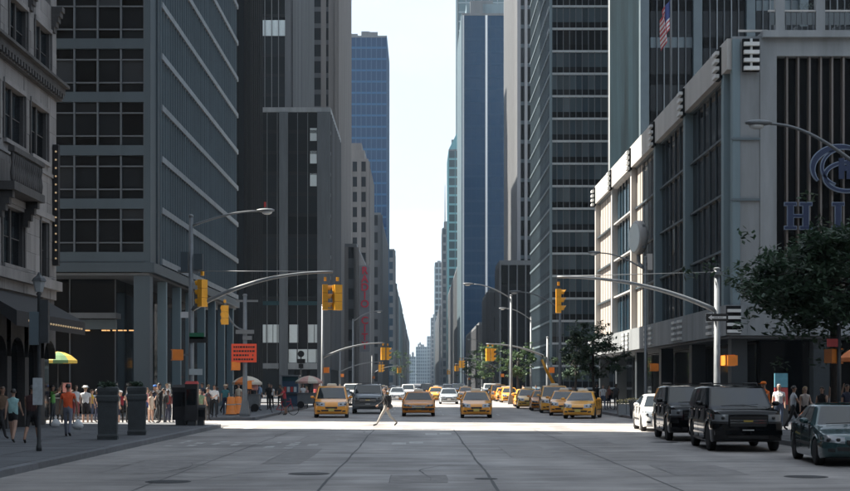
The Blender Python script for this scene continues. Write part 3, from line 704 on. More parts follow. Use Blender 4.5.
# front face
fb('corner_pier', PALEBL, hp, 'x', hy0, -1, hx-.02, hx+.4, -.5, .12, 6.3, hz-.1)
fb('front_panel', CONCP, hp, 'x', hy0, -1, hx+.42, hx+1.5, -.5, .05, 6.3, 12.2); fb('front_panel', CONCP, hp, 'x', hy0, -1, hx+.42, hx+1.5, -.5, .05, 12.25, hz-.1)
fb('front_panel', CONCP, hp, 'x', hy0, -1, hx+1.52, hx+2.45, -.5, .1, 6.3, hz-.1)
fb('front_lintel', CONCP, hp, 'x', hy0, -1, hx+2.45, 60, -.5, .1, hz-1.05, hz-.1)
fb('terrace_slab', CONCP, hp, 'x', hy0, -1, hx+1.6, 60, -3, .5, hz-.08, hz+.3)
for z in (12.2, 15.6): fb('thin_rail', BLUEFIN, hp, 'x', hy0, -1, hx-.1, hx+1.5, .1, .2, z-.06, z+.06)
bx('louvre_recess', DARKST, hp, hx+2.45, 60, hy0+.55, hy0+.7, 6.3, hz-1.05)
FINB = mat('bronze_fin', (.13, .115, .105), .55, var=.15, scale=2, streak=True, rnd=.15)
for i in range(30):
    x = hx+3.08+.633*i; fb('fin', FINB, hp, 'x', hy0, -1, x-.05, x+.05, -.52, -.05, 6.3, hz-1.055)
STCOL = mat('street_column_dark', (.022, .030, .036), .5, var=.15)
# street level: recessed dark glass, columns, entrance
bx('street_wall', DARKST, hp, hx+2.4, 60, hy0+3.6, hy1, .1, 4.45)
for i in range(12): bx('street_pane', GLD, hp, hx+2.45+3*i, hx+5.35+3*i, hy0+3.45, hy0+3.55, .3, 4.4)
for i in range(16): bx('street_pane', GLD, hp, hx+2.28, hx+2.36, hy0+4+3.5*i, hy0+7.4+3.5*i, .3, 4.4)
for i in range(6): bx('street_column', STCOL, hp, hx+.2, hx+1.1, PB[i]-.45, PB[i]+.45, .13, 4.45)
for i in range(5): bx('street_column', STCOL, hp, hx+4.6+6*i, hx+5.5+6*i, hy0+.2, hy0+1.1, .13, 4.45)
for i in range(3): bx('display_case', FROST, hp, hx+.9+.5*i, hx+1.15+.5*i, hy0+2.9, hy0+3.0, .5, 1.7-.2*i)
# terrace balustrade with planters' shrubs behind
tr = thing('terrace_balustrade', None, None); tr.parent = hp; tr.location = Vector((hx+10, hy0, hz+.3)) - hp.location
bx('handrail', WHITEP, tr, hx+1.9, 60, hy0-.40, hy0-.3, hz+1.35, hz+1.45)
bx('glass_panel', glass('balustrade_glass', (.10, .12, .13), rough=.1, rnd=0), tr, hx+2, 60, hy0-.37, hy0-.33, hz+.62, hz+1.3)
for i in range(8):
    x = hx+2.6+2.25*i; bx('post', CONCP, tr, x-.3, x+.2, hy0-.48, hy0-.05, hz+.3, hz+2.1)
for i in range(60):
    x = hx+2.0+.3*i; bx('baluster', MULL, tr, x-.02, x+.02, hy0-.42, hy0-.38, hz+.3, hz+1.35)
bx('rail_slope', WHITEP, tr, hx+.3, hx+1.95, hy0-.1, hy0+.0, hz+.3, hz+.42)
# letters and ring emblem (projecting blue channel letters)
LB = plain('letter_blue', (.008, .019, .058), .4); LE = mat('letter_rim', (.20, .25, .33), .4, metal=.3, var=.05)
def letter(ch, x, z, hgt):
    yb = hy0-.28; o = thing('letter', None, None); o.parent = hp; o.location = Vector((x, yb, z)) - hp.location
    def bar(x0, x1, z0, z1):
        bx('rim', LE, o, x+x0-.035, x+x1+.035, yb+.03, yb+.16, z+z0-.035, z+z1+.035); bx('face', LB, o, x+x0, x+x1, yb, yb+.06, z+z0, z+z1)
    H_ = hgt; s_ = .16
    def stem(xc, w=.15, zz0=0, zz1=None):
        zz1 = H_ if zz1 is None else zz1
        bar(xc-w, xc+w, zz0+.16, zz1-.16); bar(xc-w-.17, xc+w+.17, zz0, zz0+.15); bar(xc-w-.17, xc+w+.17, zz1-.15, zz1)
    if ch == 'H': stem(-.43); stem(.43); bar(-.28, .28, H_*.5-.07, H_*.5+.07)
    elif ch == 'I': stem(0)
    elif ch == 'L': stem(-.2); bar(.0, .6, 0, .15); bar(.5, .62, .15, .4)
    elif ch == 'T': stem(0, .15, 0, H_-.16); bar(-.6, .6, H_-.15, H_)
    elif ch == 'N': stem(-.45); stem(.45); 
    if ch == 'N':
        m = MB(); m.add([(-.5, 0, H_), (-.25, 0, H_), (.5, 0, 0), (.25, 0, 0), (-.5, .08, H_), (-.25, .08, H_), (.5, .08, 0), (.25, .08, 0)], [(0,3,2,1), (4,5,6,7), (0,4,7,3), (1,2,6,5)]); m.build('face', LB, o, loc=(0, -.005, 0))
    if ch == 'O':
        m = MB()
        for k in range(24):
            a, c_ = 2*math.pi*k/24, 2*math.pi*(k+1)/24
            q = lambda r, t, y: (r*.9*math.cos(t), y, H_/2+r*math.sin(t))
            ro, ri = H_/2, H_/2-.24
            m.add([q(ri,a,0), q(ro,a,0), q(ro,c_,0), q(ri,c_,0), q(ri,a,.12), q(ro,a,.12), q(ro,c_,.12), q(ri,c_,.12)], [(0,3,2,1), (1,2,6,5), (0,4,7,3)])
        m.build('face', LB, o)
for ch, u in (('H', 798.5), ('I', 838.5), ('L', 873), ('T', 911), ('O', 951), ('N', 993)): letter(ch, GX(u, 78.1), GZ(229, 78.1), 1.48)
em = thing('ring_emblem', None, None); em.parent = hp; ex, ez = GX(842, 78.1), GZ(169, 78.1)
em.location = Vector((ex, hy0-.28, ez)) - hp.location
def ringarc(cx, cz, rx, rz_, a0, a1, w0, w1, tilt=0):
    m1, m2 = MB(), MB(); n = 36
    for mm, gw, y0_, y1_ in ((m1, .05, .02, .14), (m2, 0, -.01, .06)):
        rr = []
        for k in range(n+1):
            t = rad(a0+(a1-a0)*k/n); w = (w0+(w1-w0)*math.sin(math.pi*k/n))/2+gw
            c_, s_ = math.cos(t), math.sin(t); x, z = cx+rx*c_, cz+rz_*s_
            rr.append([(x-w*c_, y0_, z-w*s_), (x+w*c_, y0_, z+w*s_), (x+w*c_, y1_, z+w*s_), (x-w*c_, y1_, z-w*s_)])
        mm.rings(rr)
    m1.build('rim', LE, em); m2.build('ring', LB, em)
ringarc(0, .05, 1.62, 1.2, 50, 215, .05, .3)
ringarc(.30, -.42, 1.25, .80, 0, 360, .09, .16)
ringarc(.05, .1, 1.15, 1.0, 100, 250, .03, .12)
for q in (-.02, .42): bx('emblem_bar', LB, em, ex+q-.15, ex+q+.15, hy0-.28, hy0-.2, ez-.55, ez+.62)
bx('emblem_bar', LB, em, ex+.1, ex+.3, hy0-.28, hy0-.21, ez-.1, ez+.2)
# tower of the hotel, set back on the podium
BAYG = mat('bay_facet_blue', (.010, .021, .028), .5, var=.6, scale=.35, streak=True, rnd=.35, spec=.1)
ht = building('ribbed_hotel_tower', 'dark hotel tower with pale blue piers rising behind the concrete podium', 40, 130)
X0, Y0t = 19.0, 121.0
bx('core', DARKST, ht, X0+.4, 62, Y0t+.5, 138, hz+.06, 70)
for i in range(9):
    x = X0+4.58*i; fb('pier', BLUEFIN, ht, 'x', Y0t, -1, x, x+.75, -.5, .35, hz+.06, 70)
    for j in range(5): fb('mullion', SPANDP if j in (1, 3) else MULL, ht, 'x', Y0t, -1, x+1.45+.62*j, x+1.53+.62*j, -.45, .0, hz+.06, 70)
for k in range(15):
    zb = hz+.1+3.2*k
    for i in range(5 if k < 6 else 1):
        x0, x1 = (X0+.96+4.58*i, X0+4.57+4.58*i) if k < 6 else (X0+.96, 62)
        fb('window_band', GLD, ht, 'x', Y0t, -1, x0, x1, -.48, -.25, zb+.9, zb+3.2)
        fb('spandrel', DARKST if (k+i) % 3 else BLUEFIN, ht, 'x', Y0t, -1, x0, x1, -.48, -.2, zb, zb+.898)
for i in range(7):
    y = Y0t+.6+2.45*i
    m = MB(); m.add([(X0+.4, y, hz+.06), (X0-.35, y+1.2, hz+.06), (X0+.4, y+2.4, hz+.06), (X0+.4, y, 70), (X0-.35, y+1.2, 70), (X0+.4, y+2.4, 70)], [(0,1,4,3), (1,2,5,4)])
    m.wbuild('bay_facet', BAYG, ht)
bx('end_pier', CONCP, ht, X0-.3, X0+.6, 137.9, 139, hz+.06, 70)
# round drum sign and flag, thin box lamp
dr = thing('drum_sign', 'big round pale drum sign projecting from the podium wall', 'sign', (hx-.9, 106.5, 13.0), rad(-76))
m = MB(); m.lathe([(.05, -.32), (1.15, -.32), (1.3, -.2), (1.3, .2), (1.15, .32), (.05, .32)], (0, 0, 0), 28, axis='y'); m.build('drum', WHITEP, dr, True)
m = MB(); m.lathe([(.05, -.36), (1.08, -.36), (1.08, -.30), (.05, -.30)], (0, 0, 0), 28, axis='y'); m.build('face', FROST, dr)
m = MB(); m.box(.9, 1.1, -.1, .1, -.9, -.7); m.box(.9, 1.1, -.1, .1, .7, .9); m.tube([(0, 0, -1.25), (.2, 0, -2.0), (.95, 0, -2.3)], .14, 8); m.build('bracket', CONCP, dr)
fl = thing('flag', 'striped red and white flag hanging from a pole above the podium', 'flag', (18.1, 101, hz+.05))
m = MB(); m.tube([(0, 0, 0), (0, 0, 17)], [.09, .05], 8); m.build('flagpole', CONCP, fl, True)
FRED, FWH, FBL = plain('flag_red', (.42, .06, .07), .8), plain('flag_white', (.62, .60, .60), .8), plain('flag_blue', (.04, .06, .18), .8)
nx, nz_ = 26, 30
def flagp(i, j):                                       # drooping cloth: folded fan hanging from the hoist
    s_, t_ = i/nx, j/nz_
    return (-.08 - .75*s_*(1-.35*t_) + .10*math.sin(9*s_+2*t_), -.05 + .28*math.sin(13*s_+1.5*t_)*(.25+s_), 8.4 - 2.2*t_ - 1.6*s_**1.1)
m = MB(); vs = [flagp(i, j) for j in range(nz_+1) for i in range(nx+1)]; m.v = vs
for j in range(nz_):
    for i in range(nx):
        a = j*(nx+1)+i; m.f.append((a, a+1, a+nx+2, a+nx+1))
        m.mi.append(2 if (i < nx*.4 and j < nz_*7/13) else int(j*13/nz_) % 2)
m.mi[0] = 2
o = m.build('cloth', [FRED, FWH, FBL], fl, True)
sm = o.modifiers.new('thickness', 'SOLIDIFY'); sm.thickness = .012
# vertical theatre sign
rs = thing('vertical_sign', 'tall vertical blade sign with red letters on the theatre building', 'sign', (-13.4, 340, 9.5))
SIGNB = mat('sign_board', (.26, .26, .28), .6, var=.1, scale=.5); SRED = mat('sign_red', (.75, .03, .07), .5, var=.05)
m = MB(); m.box(-1.25, 1.25, -.4, .4, 0, 21.0); m.build('board', SIGNB, rs)
for z in (3, 11, 18): 
    m = MB(); m.box(-1.7, -1.25, -.15, .15, z, z+.4); m.build('bracket', SIGNB, rs)
for i, ch in enumerate('RADIO CITY'):
    if ch == ' ': continue
    cu = bpy.data.curves.new('letter', 'FONT'); cu.body = ch; cu.size = 2.5; cu.extrude = .08; cu.align_x = 'CENTER'; cu.offset = .05
    tmp = bpy.data.objects.new('tmp', cu); COL.objects.link(tmp); bpy.context.view_layer.update()
    me = bpy.data.meshes.new_from_object(tmp.evaluated_get(bpy.context.evaluated_depsgraph_get())); bpy.data.objects.remove(tmp); me.materials.clear(); me.materials.append(SRED)
    o = link('letter', me, rs)
    o.location = (0, -.5, 18.9-2.02*i); o.rotation_euler = (rad(90), 0, 0)
# ---------------------------------------------------------------- vehicles (local frame: front towards -Y)
CARP = mat('car_paint', (.5, .5, .5), .28, var=0, coat=.8)
CGL = plain('car_glass', (.008, .011, .013), .04, spec=.45)
WSG = plain('windscreen_glass', (.010, .014, .016), .03, spec=.7)
TYRE = mat('tyre_rubber', (.012, .012, .013), .85, var=.2, scale=20)
RIM = plain('rim_metal', (.35, .36, .37), .3, metal=.9)
CHROME = plain('chrome_trim', (.6, .61, .62), .15, metal=1.0)
BLACKP = plain('black_trim', (.015, .015, .016), .5)
HEADL = plain('headlamp_lens', (.16, .175, .185), .08, spec=.9, coat=1.0)
TAILL = plain('tail_lamp', (.35, .015, .015), .2)
PLATE = plain('plate_yellow', (.55, .42, .10), .5)
PLATEW = plain('plate_white', (.6, .6, .58), .5)
SIGNW = plain('roof_sign', (.6, .58, .5), .4)
TORANGE = plain('turn_lens', (.7, .25, .03), .2)
KINDS = {
 # L, W, H, stations: (t, ztop, zbot, w) ; cabin: base0, roof0, roof1, base1 (t), belt z0/z1, roof half width
 'sedan': dict(L=4.55, W=1.78, H=1.46, R=.315, ax=(.19, .785), st=[(0,.55,.36,.56),(.003,.60,.31,.68),(.009,.655,.27,.78),(.02,.70,.23,.86),(.04,.74,.21,.915),(.08,.79,.19,.955),(.16,.86,.18,.98),(.28,.96,.18,1),(.45,.985,.18,1),(.65,1.0,.18,1),(.80,1.04,.19,.99),(.90,1.04,.21,.965),(.96,1.01,.25,.92),(.99,.93,.30,.86),(1,.72,.36,.76)],
               cab=(.255, .405, .66, .835), belt=(.93, 1.0), rw=.62),
 'bigsedan': dict(L=5.35, W=1.96, H=1.45, R=.335, ax=(.175, .77), st=[(0,.62,.36,.74),(.003,.69,.31,.83),(.008,.72,.27,.90),(.02,.755,.23,.945),(.04,.775,.22,.965),(.08,.80,.20,.98),(.16,.85,.19,.99),(.28,.93,.19,1),(.45,.95,.19,1),(.65,.97,.19,1),(.80,.99,.2,.99),(.90,.99,.22,.98),(.97,.96,.26,.95),(.995,.88,.32,.88),(1,.7,.38,.80)],
               cab=(.275, .40, .63, .775), belt=(.90, .96), rw=.62),
 'hybrid': dict(L=4.5, W=1.78, H=1.50, R=.32, ax=(.195, .79), st=[(0,.54,.36,.52),(.003,.60,.31,.65),(.009,.66,.27,.76),(.02,.715,.23,.85),(.04,.77,.21,.91),(.08,.83,.19,.955),(.16,.92,.18,.98),(.25,1.0,.18,1),(.45,1.01,.18,1),(.65,1.04,.18,1),(.82,1.08,.19,.99),(.92,1.08,.22,.96),(.97,1.02,.26,.92),(.99,.92,.30,.86),(1,.72,.36,.76)],
               cab=(.215, .40, .66, .90), belt=(.97, 1.04), rw=.60),
 'minivan': dict(L=5.0, W=1.96, H=1.78, R=.34, ax=(.19, .79), st=[(0,.60,.36,.56),(.003,.68,.31,.68),(.009,.75,.27,.79),(.02,.81,.23,.87),(.04,.87,.21,.925),(.08,.94,.20,.96),(.14,1.02,.19,.985),(.22,1.08,.19,1),(.45,1.09,.19,1),(.65,1.10,.19,1),(.82,1.12,.2,.995),(.92,1.12,.22,.985),(.97,1.10,.26,.96),(.992,1.05,.30,.93),(1,.86,.36,.88)],
               cab=(.185, .375, .90, .975), belt=(1.05, 1.09), rw=.70),
 'suv': dict(L=5.2, W=2.02, H=1.88, R=.40, ax=(.185, .775), st=[(0,1.00,.42,.72),(.003,1.07,.38,.82),(.008,1.12,.34,.89),(.018,1.155,.31,.94),(.035,1.18,.29,.968),(.06,1.20,.28,.985),(.14,1.235,.27,.995),(.25,1.275,.27,1),(.45,1.28,.27,1),(.65,1.285,.27,1),(.82,1.29,.28,1),(.92,1.29,.30,.99),(.97,1.27,.32,.98),(.992,1.22,.36,.96),(1,1.0,.42,.92)],
               cab=(.245, .385, .915, .985), belt=(1.245, 1.265), rw=.735),
}
def car_proto(kind, taxi=False):
    K = KINDS[kind]; L, W2, H, Rw = K['L'], K['W']/2, K['H'], K['R']
    Yt = lambda t: -L/2 + L*t
    root = bpy.data.objects.new(kind, None); COL.objects.link(root)
    S = K['st']
    def interp(t):
        for a, b in zip(S[:-1], S[1:]):
            if a[0] <= t <= b[0]:
                q = (t-a[0])/(b[0]-a[0]); q2 = q*q*(3-2*q)*.4+q*.6
                return [a[i]+(b[i]-a[i])*q2 for i in (1, 2, 3)]
        return S[-1][1:]
    ra = Rw*1.16; ts = set(x[0] for x in S)
    for t in list(ts): pass
    for ax in K['ax']:
        ya = Yt(ax)
        for k in range(-8, 9): ts.add(((ya+ra*math.sin(rad(k*11.25)))+L/2)/L)
        for k in (-1, 1): ts.add((ya+k*(ra+.012)+L/2)/L)
    for k in range(1, 20): ts.add(k/20)
    tt = sorted(t for t in ts if 0 <= t <= 1); t2 = [tt[0]]
    for t in tt[1:]:
        if t-t2[-1] > .0022: t2.append(t)
    if t2[-1] < 1: t2.append(1.0)
    rings = []
    for t in t2:
        zt, zb, w = interp(t); w *= W2; y = Yt(t); ar = 0
        for ax in K['ax']:
            d = abs(y-Yt(ax))
            if d < ra: ar = Rw + math.sqrt(ra*ra-d*d)
        ar = min(ar, zt-.12)
        h_ = zt-zb
        half = [(0, zb), (w*.78, zb), (w*.80, max(zb, ar)), (w*.96, max(zb+.0, ar)), (w*.985, max(zb+.07, ar+.002)), (w, max(zb+.38*h_, ar+.03)), (w*.995, max(zb+.60*h_, ar+.05)), (w*.97, max(zb+.66*h_, ar+.06)), (w*.962, zb+.84*h_), (w*.92, zb+.95*h_), (w*.82, zt), (w*.5, zt+.018), (0, zt+.026)]
        ring = [(x, y, z) for x, z in half] + [(-x, y, z) for x, z in half[-2:0:-1]]
        rings.append(ring)
    m = MB(); m.rings(rings); o = smooth_auto(m.build('body', CARP, root), 38)
    from mathutils.bvhtree import BVHTree
    bvh = BVHTree.FromPolygons(m.v, m.f)
    def front_patch(nm, mt, quad, off=.012, nx=7, nz=3, par=None):
        g = []
        for j in range(nz+1):
            for i in range(nx+1):
                a, b_ = i/nx, j/nz
                x = (quad[0][0]*(1-a)+quad[1][0]*a)*(1-b_)+(quad[3][0]*(1-a)+quad[2][0]*a)*b_; z = (quad[0][1]*(1-a)+quad[1][1]*a)*(1-b_)+(quad[3][1]*(1-a)+quad[2][1]*a)*b_
                hit = bvh.ray_cast(Vector((x, -L, z)), Vector((0, 1, 0)))
                p_ = hit[0]+(hit[1] if hit[1].y < 0 else -hit[1])*off if hit[0] else Vector((x, -L/2+.15, z))
                g.append(tuple(p_))
        mb = MB(); mb.add(g, [(j*(nx+1)+i, j*(nx+1)+i+1, (j+1)*(nx+1)+i+1, (j+1)*(nx+1)+i) if quad[1][0] > quad[0][0] else (j*(nx+1)+i+1, j*(nx+1)+i, (j+1)*(nx+1)+i, (j+1)*(nx+1)+i+1) for j in range(nz) for i in range(nx)])
        return smooth_auto(mb.build(nm, mt, par or root), 60)
    bxx = lambda nm, mt, x0, x1, y0, y1, z0, z1, par=root: (lambda mb: (mb.box(x0, x1, y0, y1, z0, z1), mb.build(nm, mt, par))[1])(MB())
    # cabin
    c0, r0, r1, c1 = [Yt(t) for t in K['cab']]; b0, b1 = K['belt']; rw = K['rw']*K['W']/2/(.89); wb = W2*.955
    N = 14; crings = []
    def side(t):   # t along cabin 0..1 -> (y_base, z_base, y_roof, z_roof, half widths)
        yb = c0+(c1-c0)*t; yr = r0+(r1-r0)*t; zr = H-.05*(2*t-1)**2-.03*t
        return yb, b0+(b1-b0)*t-.02, yr, zr
    prof = [(0, 0), (.33, .30), (.66, .62), (.90, .90), (.965, .965), (1.0, 1.0)]
    for s_, f_ in prof:
        pass
    # rings go round at heights from belt to roof
    levels = [0, .25, .5, .75, .9, .97, 1.0]
    for lv in levels:
        ring = []
        hw = wb + (rw-wb)*lv - (.05 if lv >= 1 else .018 if lv > .95 else 0)
        q = [i/N for i in range(N+1)]
        left = []; right = []
        for t in q:
            yb, zb, yr, zr = side(t)
            e = .955 if t in (0, 1) else 1.0
            y = yb+(yr-yb)*lv; z = zb+(zr-zb)*(lv if lv < 1 else 1.0) 
            cr = .93 if (t == 0 or t == 1) else 1
            right.append((hw*cr, y, z)); left.append((-hw*cr, y, z))
        crings.append(right + [(0, right[-1][1]+.05*(1-lv), right[-1][2])] + left[::-1] + [(0, left[0][1]-.09*(1-lv*.6), left[0][2])])
    m = MB(); m.rings(crings, cap=False)
    n = len(crings[0]); k0 = (len(crings)-1)*n
    # roof skin
    for i in range(N):
        a, b_ = k0+i, k0+i+1; c_, d_ = k0+(N+1)+1+(N-i), k0+(N+1)+1+(N-i-1)
        ia = len(m.v); ya, za = m.v[a][1], m.v[a][2]; yb, zb = m.v[b_][1], m.v[b_][2]
        m.v += [(0, ya, za+.035), (0, yb, zb+.035)]
        m.f += [(a, b_, ia+1, ia), (ia, ia+1, d_, c_)]; m.mi += [0, 0]
    o = smooth_auto(m.build('roof', CARP, root), 35)
    # glass panes lying just proud of the cabin skin
    def cabp(t, lv, sgn, off=.012):
        yb, zb, yr, zr = side(t); hw = wb+(rw-wb)*lv
        return (sgn*(hw+off), yb+(yr-yb)*lv, zb+(zr-zb)*lv)
    def pane(nm, pts):
        mb = MB(); c_ = Vector(pts[0]); nrm = (Vector(pts[1])-c_).cross(Vector(pts[-1])-c_).normalized()
        k_ = len(pts); back = [tuple(Vector(p)-nrm*.008) for p in pts]
        mb.add(list(pts)+back, [tuple(range(k_)), tuple(range(2*k_-1, k_-1, -1))] + [(i, i+k_, (i+1) % k_+k_, (i+1) % k_) for i in range(k_)])
        return mb.build(nm, CGL, root)
    segs = {'sedan': [(.13, .50), (.53, .86)], 'bigsedan': [(.13, .50), (.53, .88)], 'hybrid': [(.16, .47), (.50, .80), (.83, .92)], 'minivan': [(.14, .36), (.385, .64), (.665, .95)], 'suv': [(.08, .36), (.385, .64), (.665, .96)]}[kind]
    for sg in (1, -1):
        for a, b_ in segs:
            pts = [cabp(a, .06, sg), cabp(b_, .06, sg), cabp(b_, .88, sg), cabp(a, .88, sg)]
            if sg < 0: pts = pts[::-1]
            pane('side_window', pts)
    def endglass(nm, t, e):
        m_ = MB(); rows = []
        for lv in (.03, .3, .6, .92):
            yb, zb, yr, zr = side(t); y = yb+(yr-yb)*lv; z = zb+(zr-zb)*lv; hw = (wb+(rw-wb)*lv)*.93-.05
            bow = (.09*(1-lv*.6) if t == 0 else .05*(1-lv))*(-1 if t == 0 else 1)
            rows.append([(x*hw, y+bow*(1-x*x)+e*.012, z+.012) for x in (-1, -.6, -.2, .2, .6, 1)])
        m_.rings(rows, cap=False, closed=False); return smooth_auto(m_.build(nm, WSG, root), 60)
    endglass('windshield', 0, -1); endglass('rear_window', 1, 1)
    # wheels
    tm = MB(); tw = .105
    tm.lathe([(Rw*.62, -tw), (Rw*.93, -tw), (Rw, -tw*.7), (Rw, tw*.7), (Rw*.93, tw), (Rw*.62, tw)], (0, 0, 0), 24, axis='x'); tme = tm.mesh('tyre', TYRE, True)
    rm = MB(); rm.lathe([(.02, -tw*.75), (Rw*.2, -tw*.8), (Rw*.56, -tw*.55), (Rw*.63, -tw*.98), (Rw*.63, tw*.98), (Rw*.56, tw*.55), (Rw*.2, tw*.8), (.02, tw*.75)], (0, 0, 0), 20, axis='x'); rme = rm.mesh('rim', RIM)
    sm_ = MB()
    for k in range(5):
        a = 2*math.pi*(k+.5)/5
        for sx in (-1, 1): sm_.box(sx*tw*.79-.012, sx*tw*.79+.012, math.cos(a)*Rw*.40-.04, math.cos(a)*Rw*.40+.04, math.sin(a)*Rw*.40-.04, math.sin(a)*Rw*.40+.04)
    sme = sm_.mesh('spoke_gap', BLACKP)
    for ax in K['ax']:
        for sg in (1, -1):
            w_ = bpy.data.objects.new('wheel', None); COL.objects.link(w_); w_.parent = root; w_.location = (sg*(W2-tw-.02), Yt(ax), Rw)
            link('tyre', tme, w_); link('rim', rme, w_); link('spoke_gap', sme, w_)
    # front
    zt, zb, w = interp(.012); yf = -L/2
    big = kind in ('suv',); 
    gz0, gz1 = (.72, 1.0) if big else ((.50, .66) if kind == 'bigsedan' else (.52, .62))
    gw = .52 if big else (.42 if kind == 'bigsedan' else .34)
    o = front_patch('grille', BLACKP, [(-gw*W2*.94, gz0), (gw*W2*.94, gz0), (gw*W2, gz1), (-gw*W2, gz1)])
    nb2 = 4 if big else 3
    for k in range(nb2):
        z = gz0+(gz1-gz0)*(k+.5)/nb2; front_patch('grille_bar', CHROME if (big and k in (1, 2)) or kind == 'bigsedan' else BLACKP, [(-gw*W2*.96, z-.012), (gw*W2*.96, z-.012), (gw*W2*.96, z+.012), (-gw*W2*.96, z+.012)], .026, par=o)
    if big: bxx('emblem', mat('emblem_gold', (.6, .45, .12), .3, metal=.8, var=0), -.13, .13, yf-.05, yf-.02, .85, .90)
    for sg in (1, -1):
        hz0, hz1 = {'suv': (.86, 1.06), 'bigsedan': (.56, .70), 'sedan': (.54, .71), 'hybrid': (.58, .80), 'minivan': (.64, .88)}[kind]
        xi, xo = (gw*W2+.03), W2*(.955 if big else .93)
        dz = 0 if big else .03
        ho = front_patch('headlight', HEADL, [(sg*xi, hz0), (sg*xo, hz0+dz*1.5), (sg*xo, hz1+dz), (sg*xi, hz1-dz)])
        for q in ((.3, .72) if not big else (.35,)):
            xx = xi+(xo-xi)*q; zz = (hz0+hz1)/2; hit = bvh.ray_cast(Vector((sg*xx, -L, zz)), Vector((0, 1, 0)))
            if hit[0]: tl_ = MB(); tl_.ball((sg*xx, hit[0].y-.008, zz), (.055, .03, .05), 8, 6); tl_.build('reflector', BLACKP, ho, True)
        if big: front_patch('turn_lens', BLACKP, [(sg*xi, hz0-.06), (sg*xo, hz0-.05), (sg*xo, hz0-.015), (sg*xi, hz0-.015)])
        else: front_patch('fog_lamp', BLACKP, [(sg*W2*.62, .34), (sg*W2*.8, .36), (sg*W2*.8, .43), (sg*W2*.62, .42)])
        mi_ = MB(); yb, zb_, yr, zr = side(.10); mi_.ball((sg*(W2+.10), yb+.10, zb_+.12), (.11, .06, .075), 10, 8); mi_.box(sg*(W2-.06), sg*(W2+.03), yb+.08, yb+.13, zb_+.05, zb_+.09); mi_.build('mirror', CARP, root, True)
        tb = MB(); tb.box(sg*W2*.62, sg*W2*.86, L/2-.07, L/2+.012, .66 if not big else .8, .90 if not big else 1.12); tb.build('tail_light', TAILL, root)
        for a, b_ in segs[:2]:
            ym = side(b_)[0]-.12; zz = (interp(.5)[0])-.13
            bxx('door_handle', CHROME if big else CARP, sg*(W2*.965), sg*(W2*.99), ym-.16, ym, zz-.02, zz+.02)
            for tq in (a-.015, b_+.012): bxx('door_seam', BLACKP, sg*(W2*.955), sg*(W2*1.001), side(tq)[0]-.006, side(tq)[0]+.006, .36, interp(.5)[0]-.05)
        bxx('side_moulding', BLACKP if not big else CARP, sg*W2*.985, sg*W2*1.012, Yt(.29), Yt(.68), .46, .52)
    za_, zb_ = (.40, .54) if big else (.37, .46)
    front_patch('lower_intake', BLACKP, [(-W2*.55, za_), (W2*.55, za_), (W2*.6, zb_), (-W2*.6, zb_)])
    bz = .455 if not big else .56
    bxx('licence_plate', PLATEW if not taxi else PLATE, -.16, .16, yf-.035, yf-.015, bz-.075, bz+.075)
    if big or kind == 'bigsedan':
        mb = MB(); mb.box(-W2*.93, W2*.93, yf-.055, yf+.18, bz-.075 if big else .40, bz+.05 if big else .50); mb.build('bumper', CARP if not taxi else BLACKP, root)
    if big:
        for sg in (1, -1):
            mb = MB(); mb.tube([(sg*.66, Yt(.42), H-.03), (sg*.66, Yt(.44), H+.06), (sg*.66, Yt(.86), H+.05), (sg*.66, Yt(.88), H-.04)], .022, 6); mb.build('roof_rail', BLACKP, root, True)
            bxx('running_board', BLACKP, sg*W2*.9, sg*W2*1.03, Yt(.30), Yt(.66), .30, .36)
        for t in (.5, .66, .8): bxx('roof_bar', BLACKP, -.66, .66, Yt(t)-.03, Yt(t)+.03, H+.035, H+.065)
    if taxi:
        mb = MB(); zr = H-.01; y0 = (r0*.62+r1*.38)
        rr = [[(x*sx, y0+y*sy, z) for x, y in ((-1, -1), (1, -1), (1, 1), (-1, 1))] for sx, sy, z in ((.28, .10, zr), (.27, .09, zr+.11), (.20, .05, zr+.15))]
        mb.rings(rr); mb.build('roof_sign', SIGNW, root)
    for a_ in (-.3, .25):
        pass
    mb = MB(); mb.tube([(-.55, c0-.055, b0+.045), (.1, c0-.03, b0+.075)], .008, 5); mb.tube([(.0, c0-.055, b0+.05), (.5, c0-.02, b0+.085)], .008, 5); mb.build('wiper', BLACKP, root)
    return root
def drop(root):
    for ch in list(root.children): drop(ch)
    bpy.data.objects.remove(root)
PROTO = {}
PAINTS = {
 'taxi': mat('taxi_yellow', (.74, .30, .025), .30, var=0, coat=.6, rnd=.06), 'taxi2': mat('taxi_amber', (.68, .245, .022), .34, var=0, coat=.5), 'taxi3': mat('taxi_lemon', (.78, .36, .035), .28, var=0, coat=.6), 'taxi_pale': mat('taxi_pale', (.80, .46, .09), .3, var=0, coat=.6),
 'black': mat('black_paint', (.003, .0035, .0045), .08, var=0, coat=0, spec=.35), 'teal': mat('dark_teal_paint', (.010, .050, .056), .22, var=0, coat=1.0, metal=.3),
 'white': mat('white_paint', (.72, .72, .70), .25, var=0, coat=.8), 'grey': mat('grey_paint', (.12, .135, .145), .25, var=0, coat=.8, metal=.4), 'silver': mat('silver_paint', (.40, .43, .45), .28, var=0, coat=.6, metal=.4), 'navy': mat('navy_paint', (.015, .02, .04), .2, var=0, coat=1)}
def car(name, label, kind, paint, x, y, deg=0.0, taxi=False, group=None, cat=None):
    key = (kind, taxi)
    if key not in PROTO: PROTO[key] = car_proto(kind, taxi)
    c = copy_tree(PROTO[key], None, {'car_paint': PAINTS[paint]})
    c.name = name; c.location = (x, y + KINDS[kind]['L']/2, .0); c.rotation_euler = (0, 0, rad(deg))
    return tag(c, label, cat or ('taxi' if taxi else 'car'), group)
TG = 'taxis queued along the right kerb'
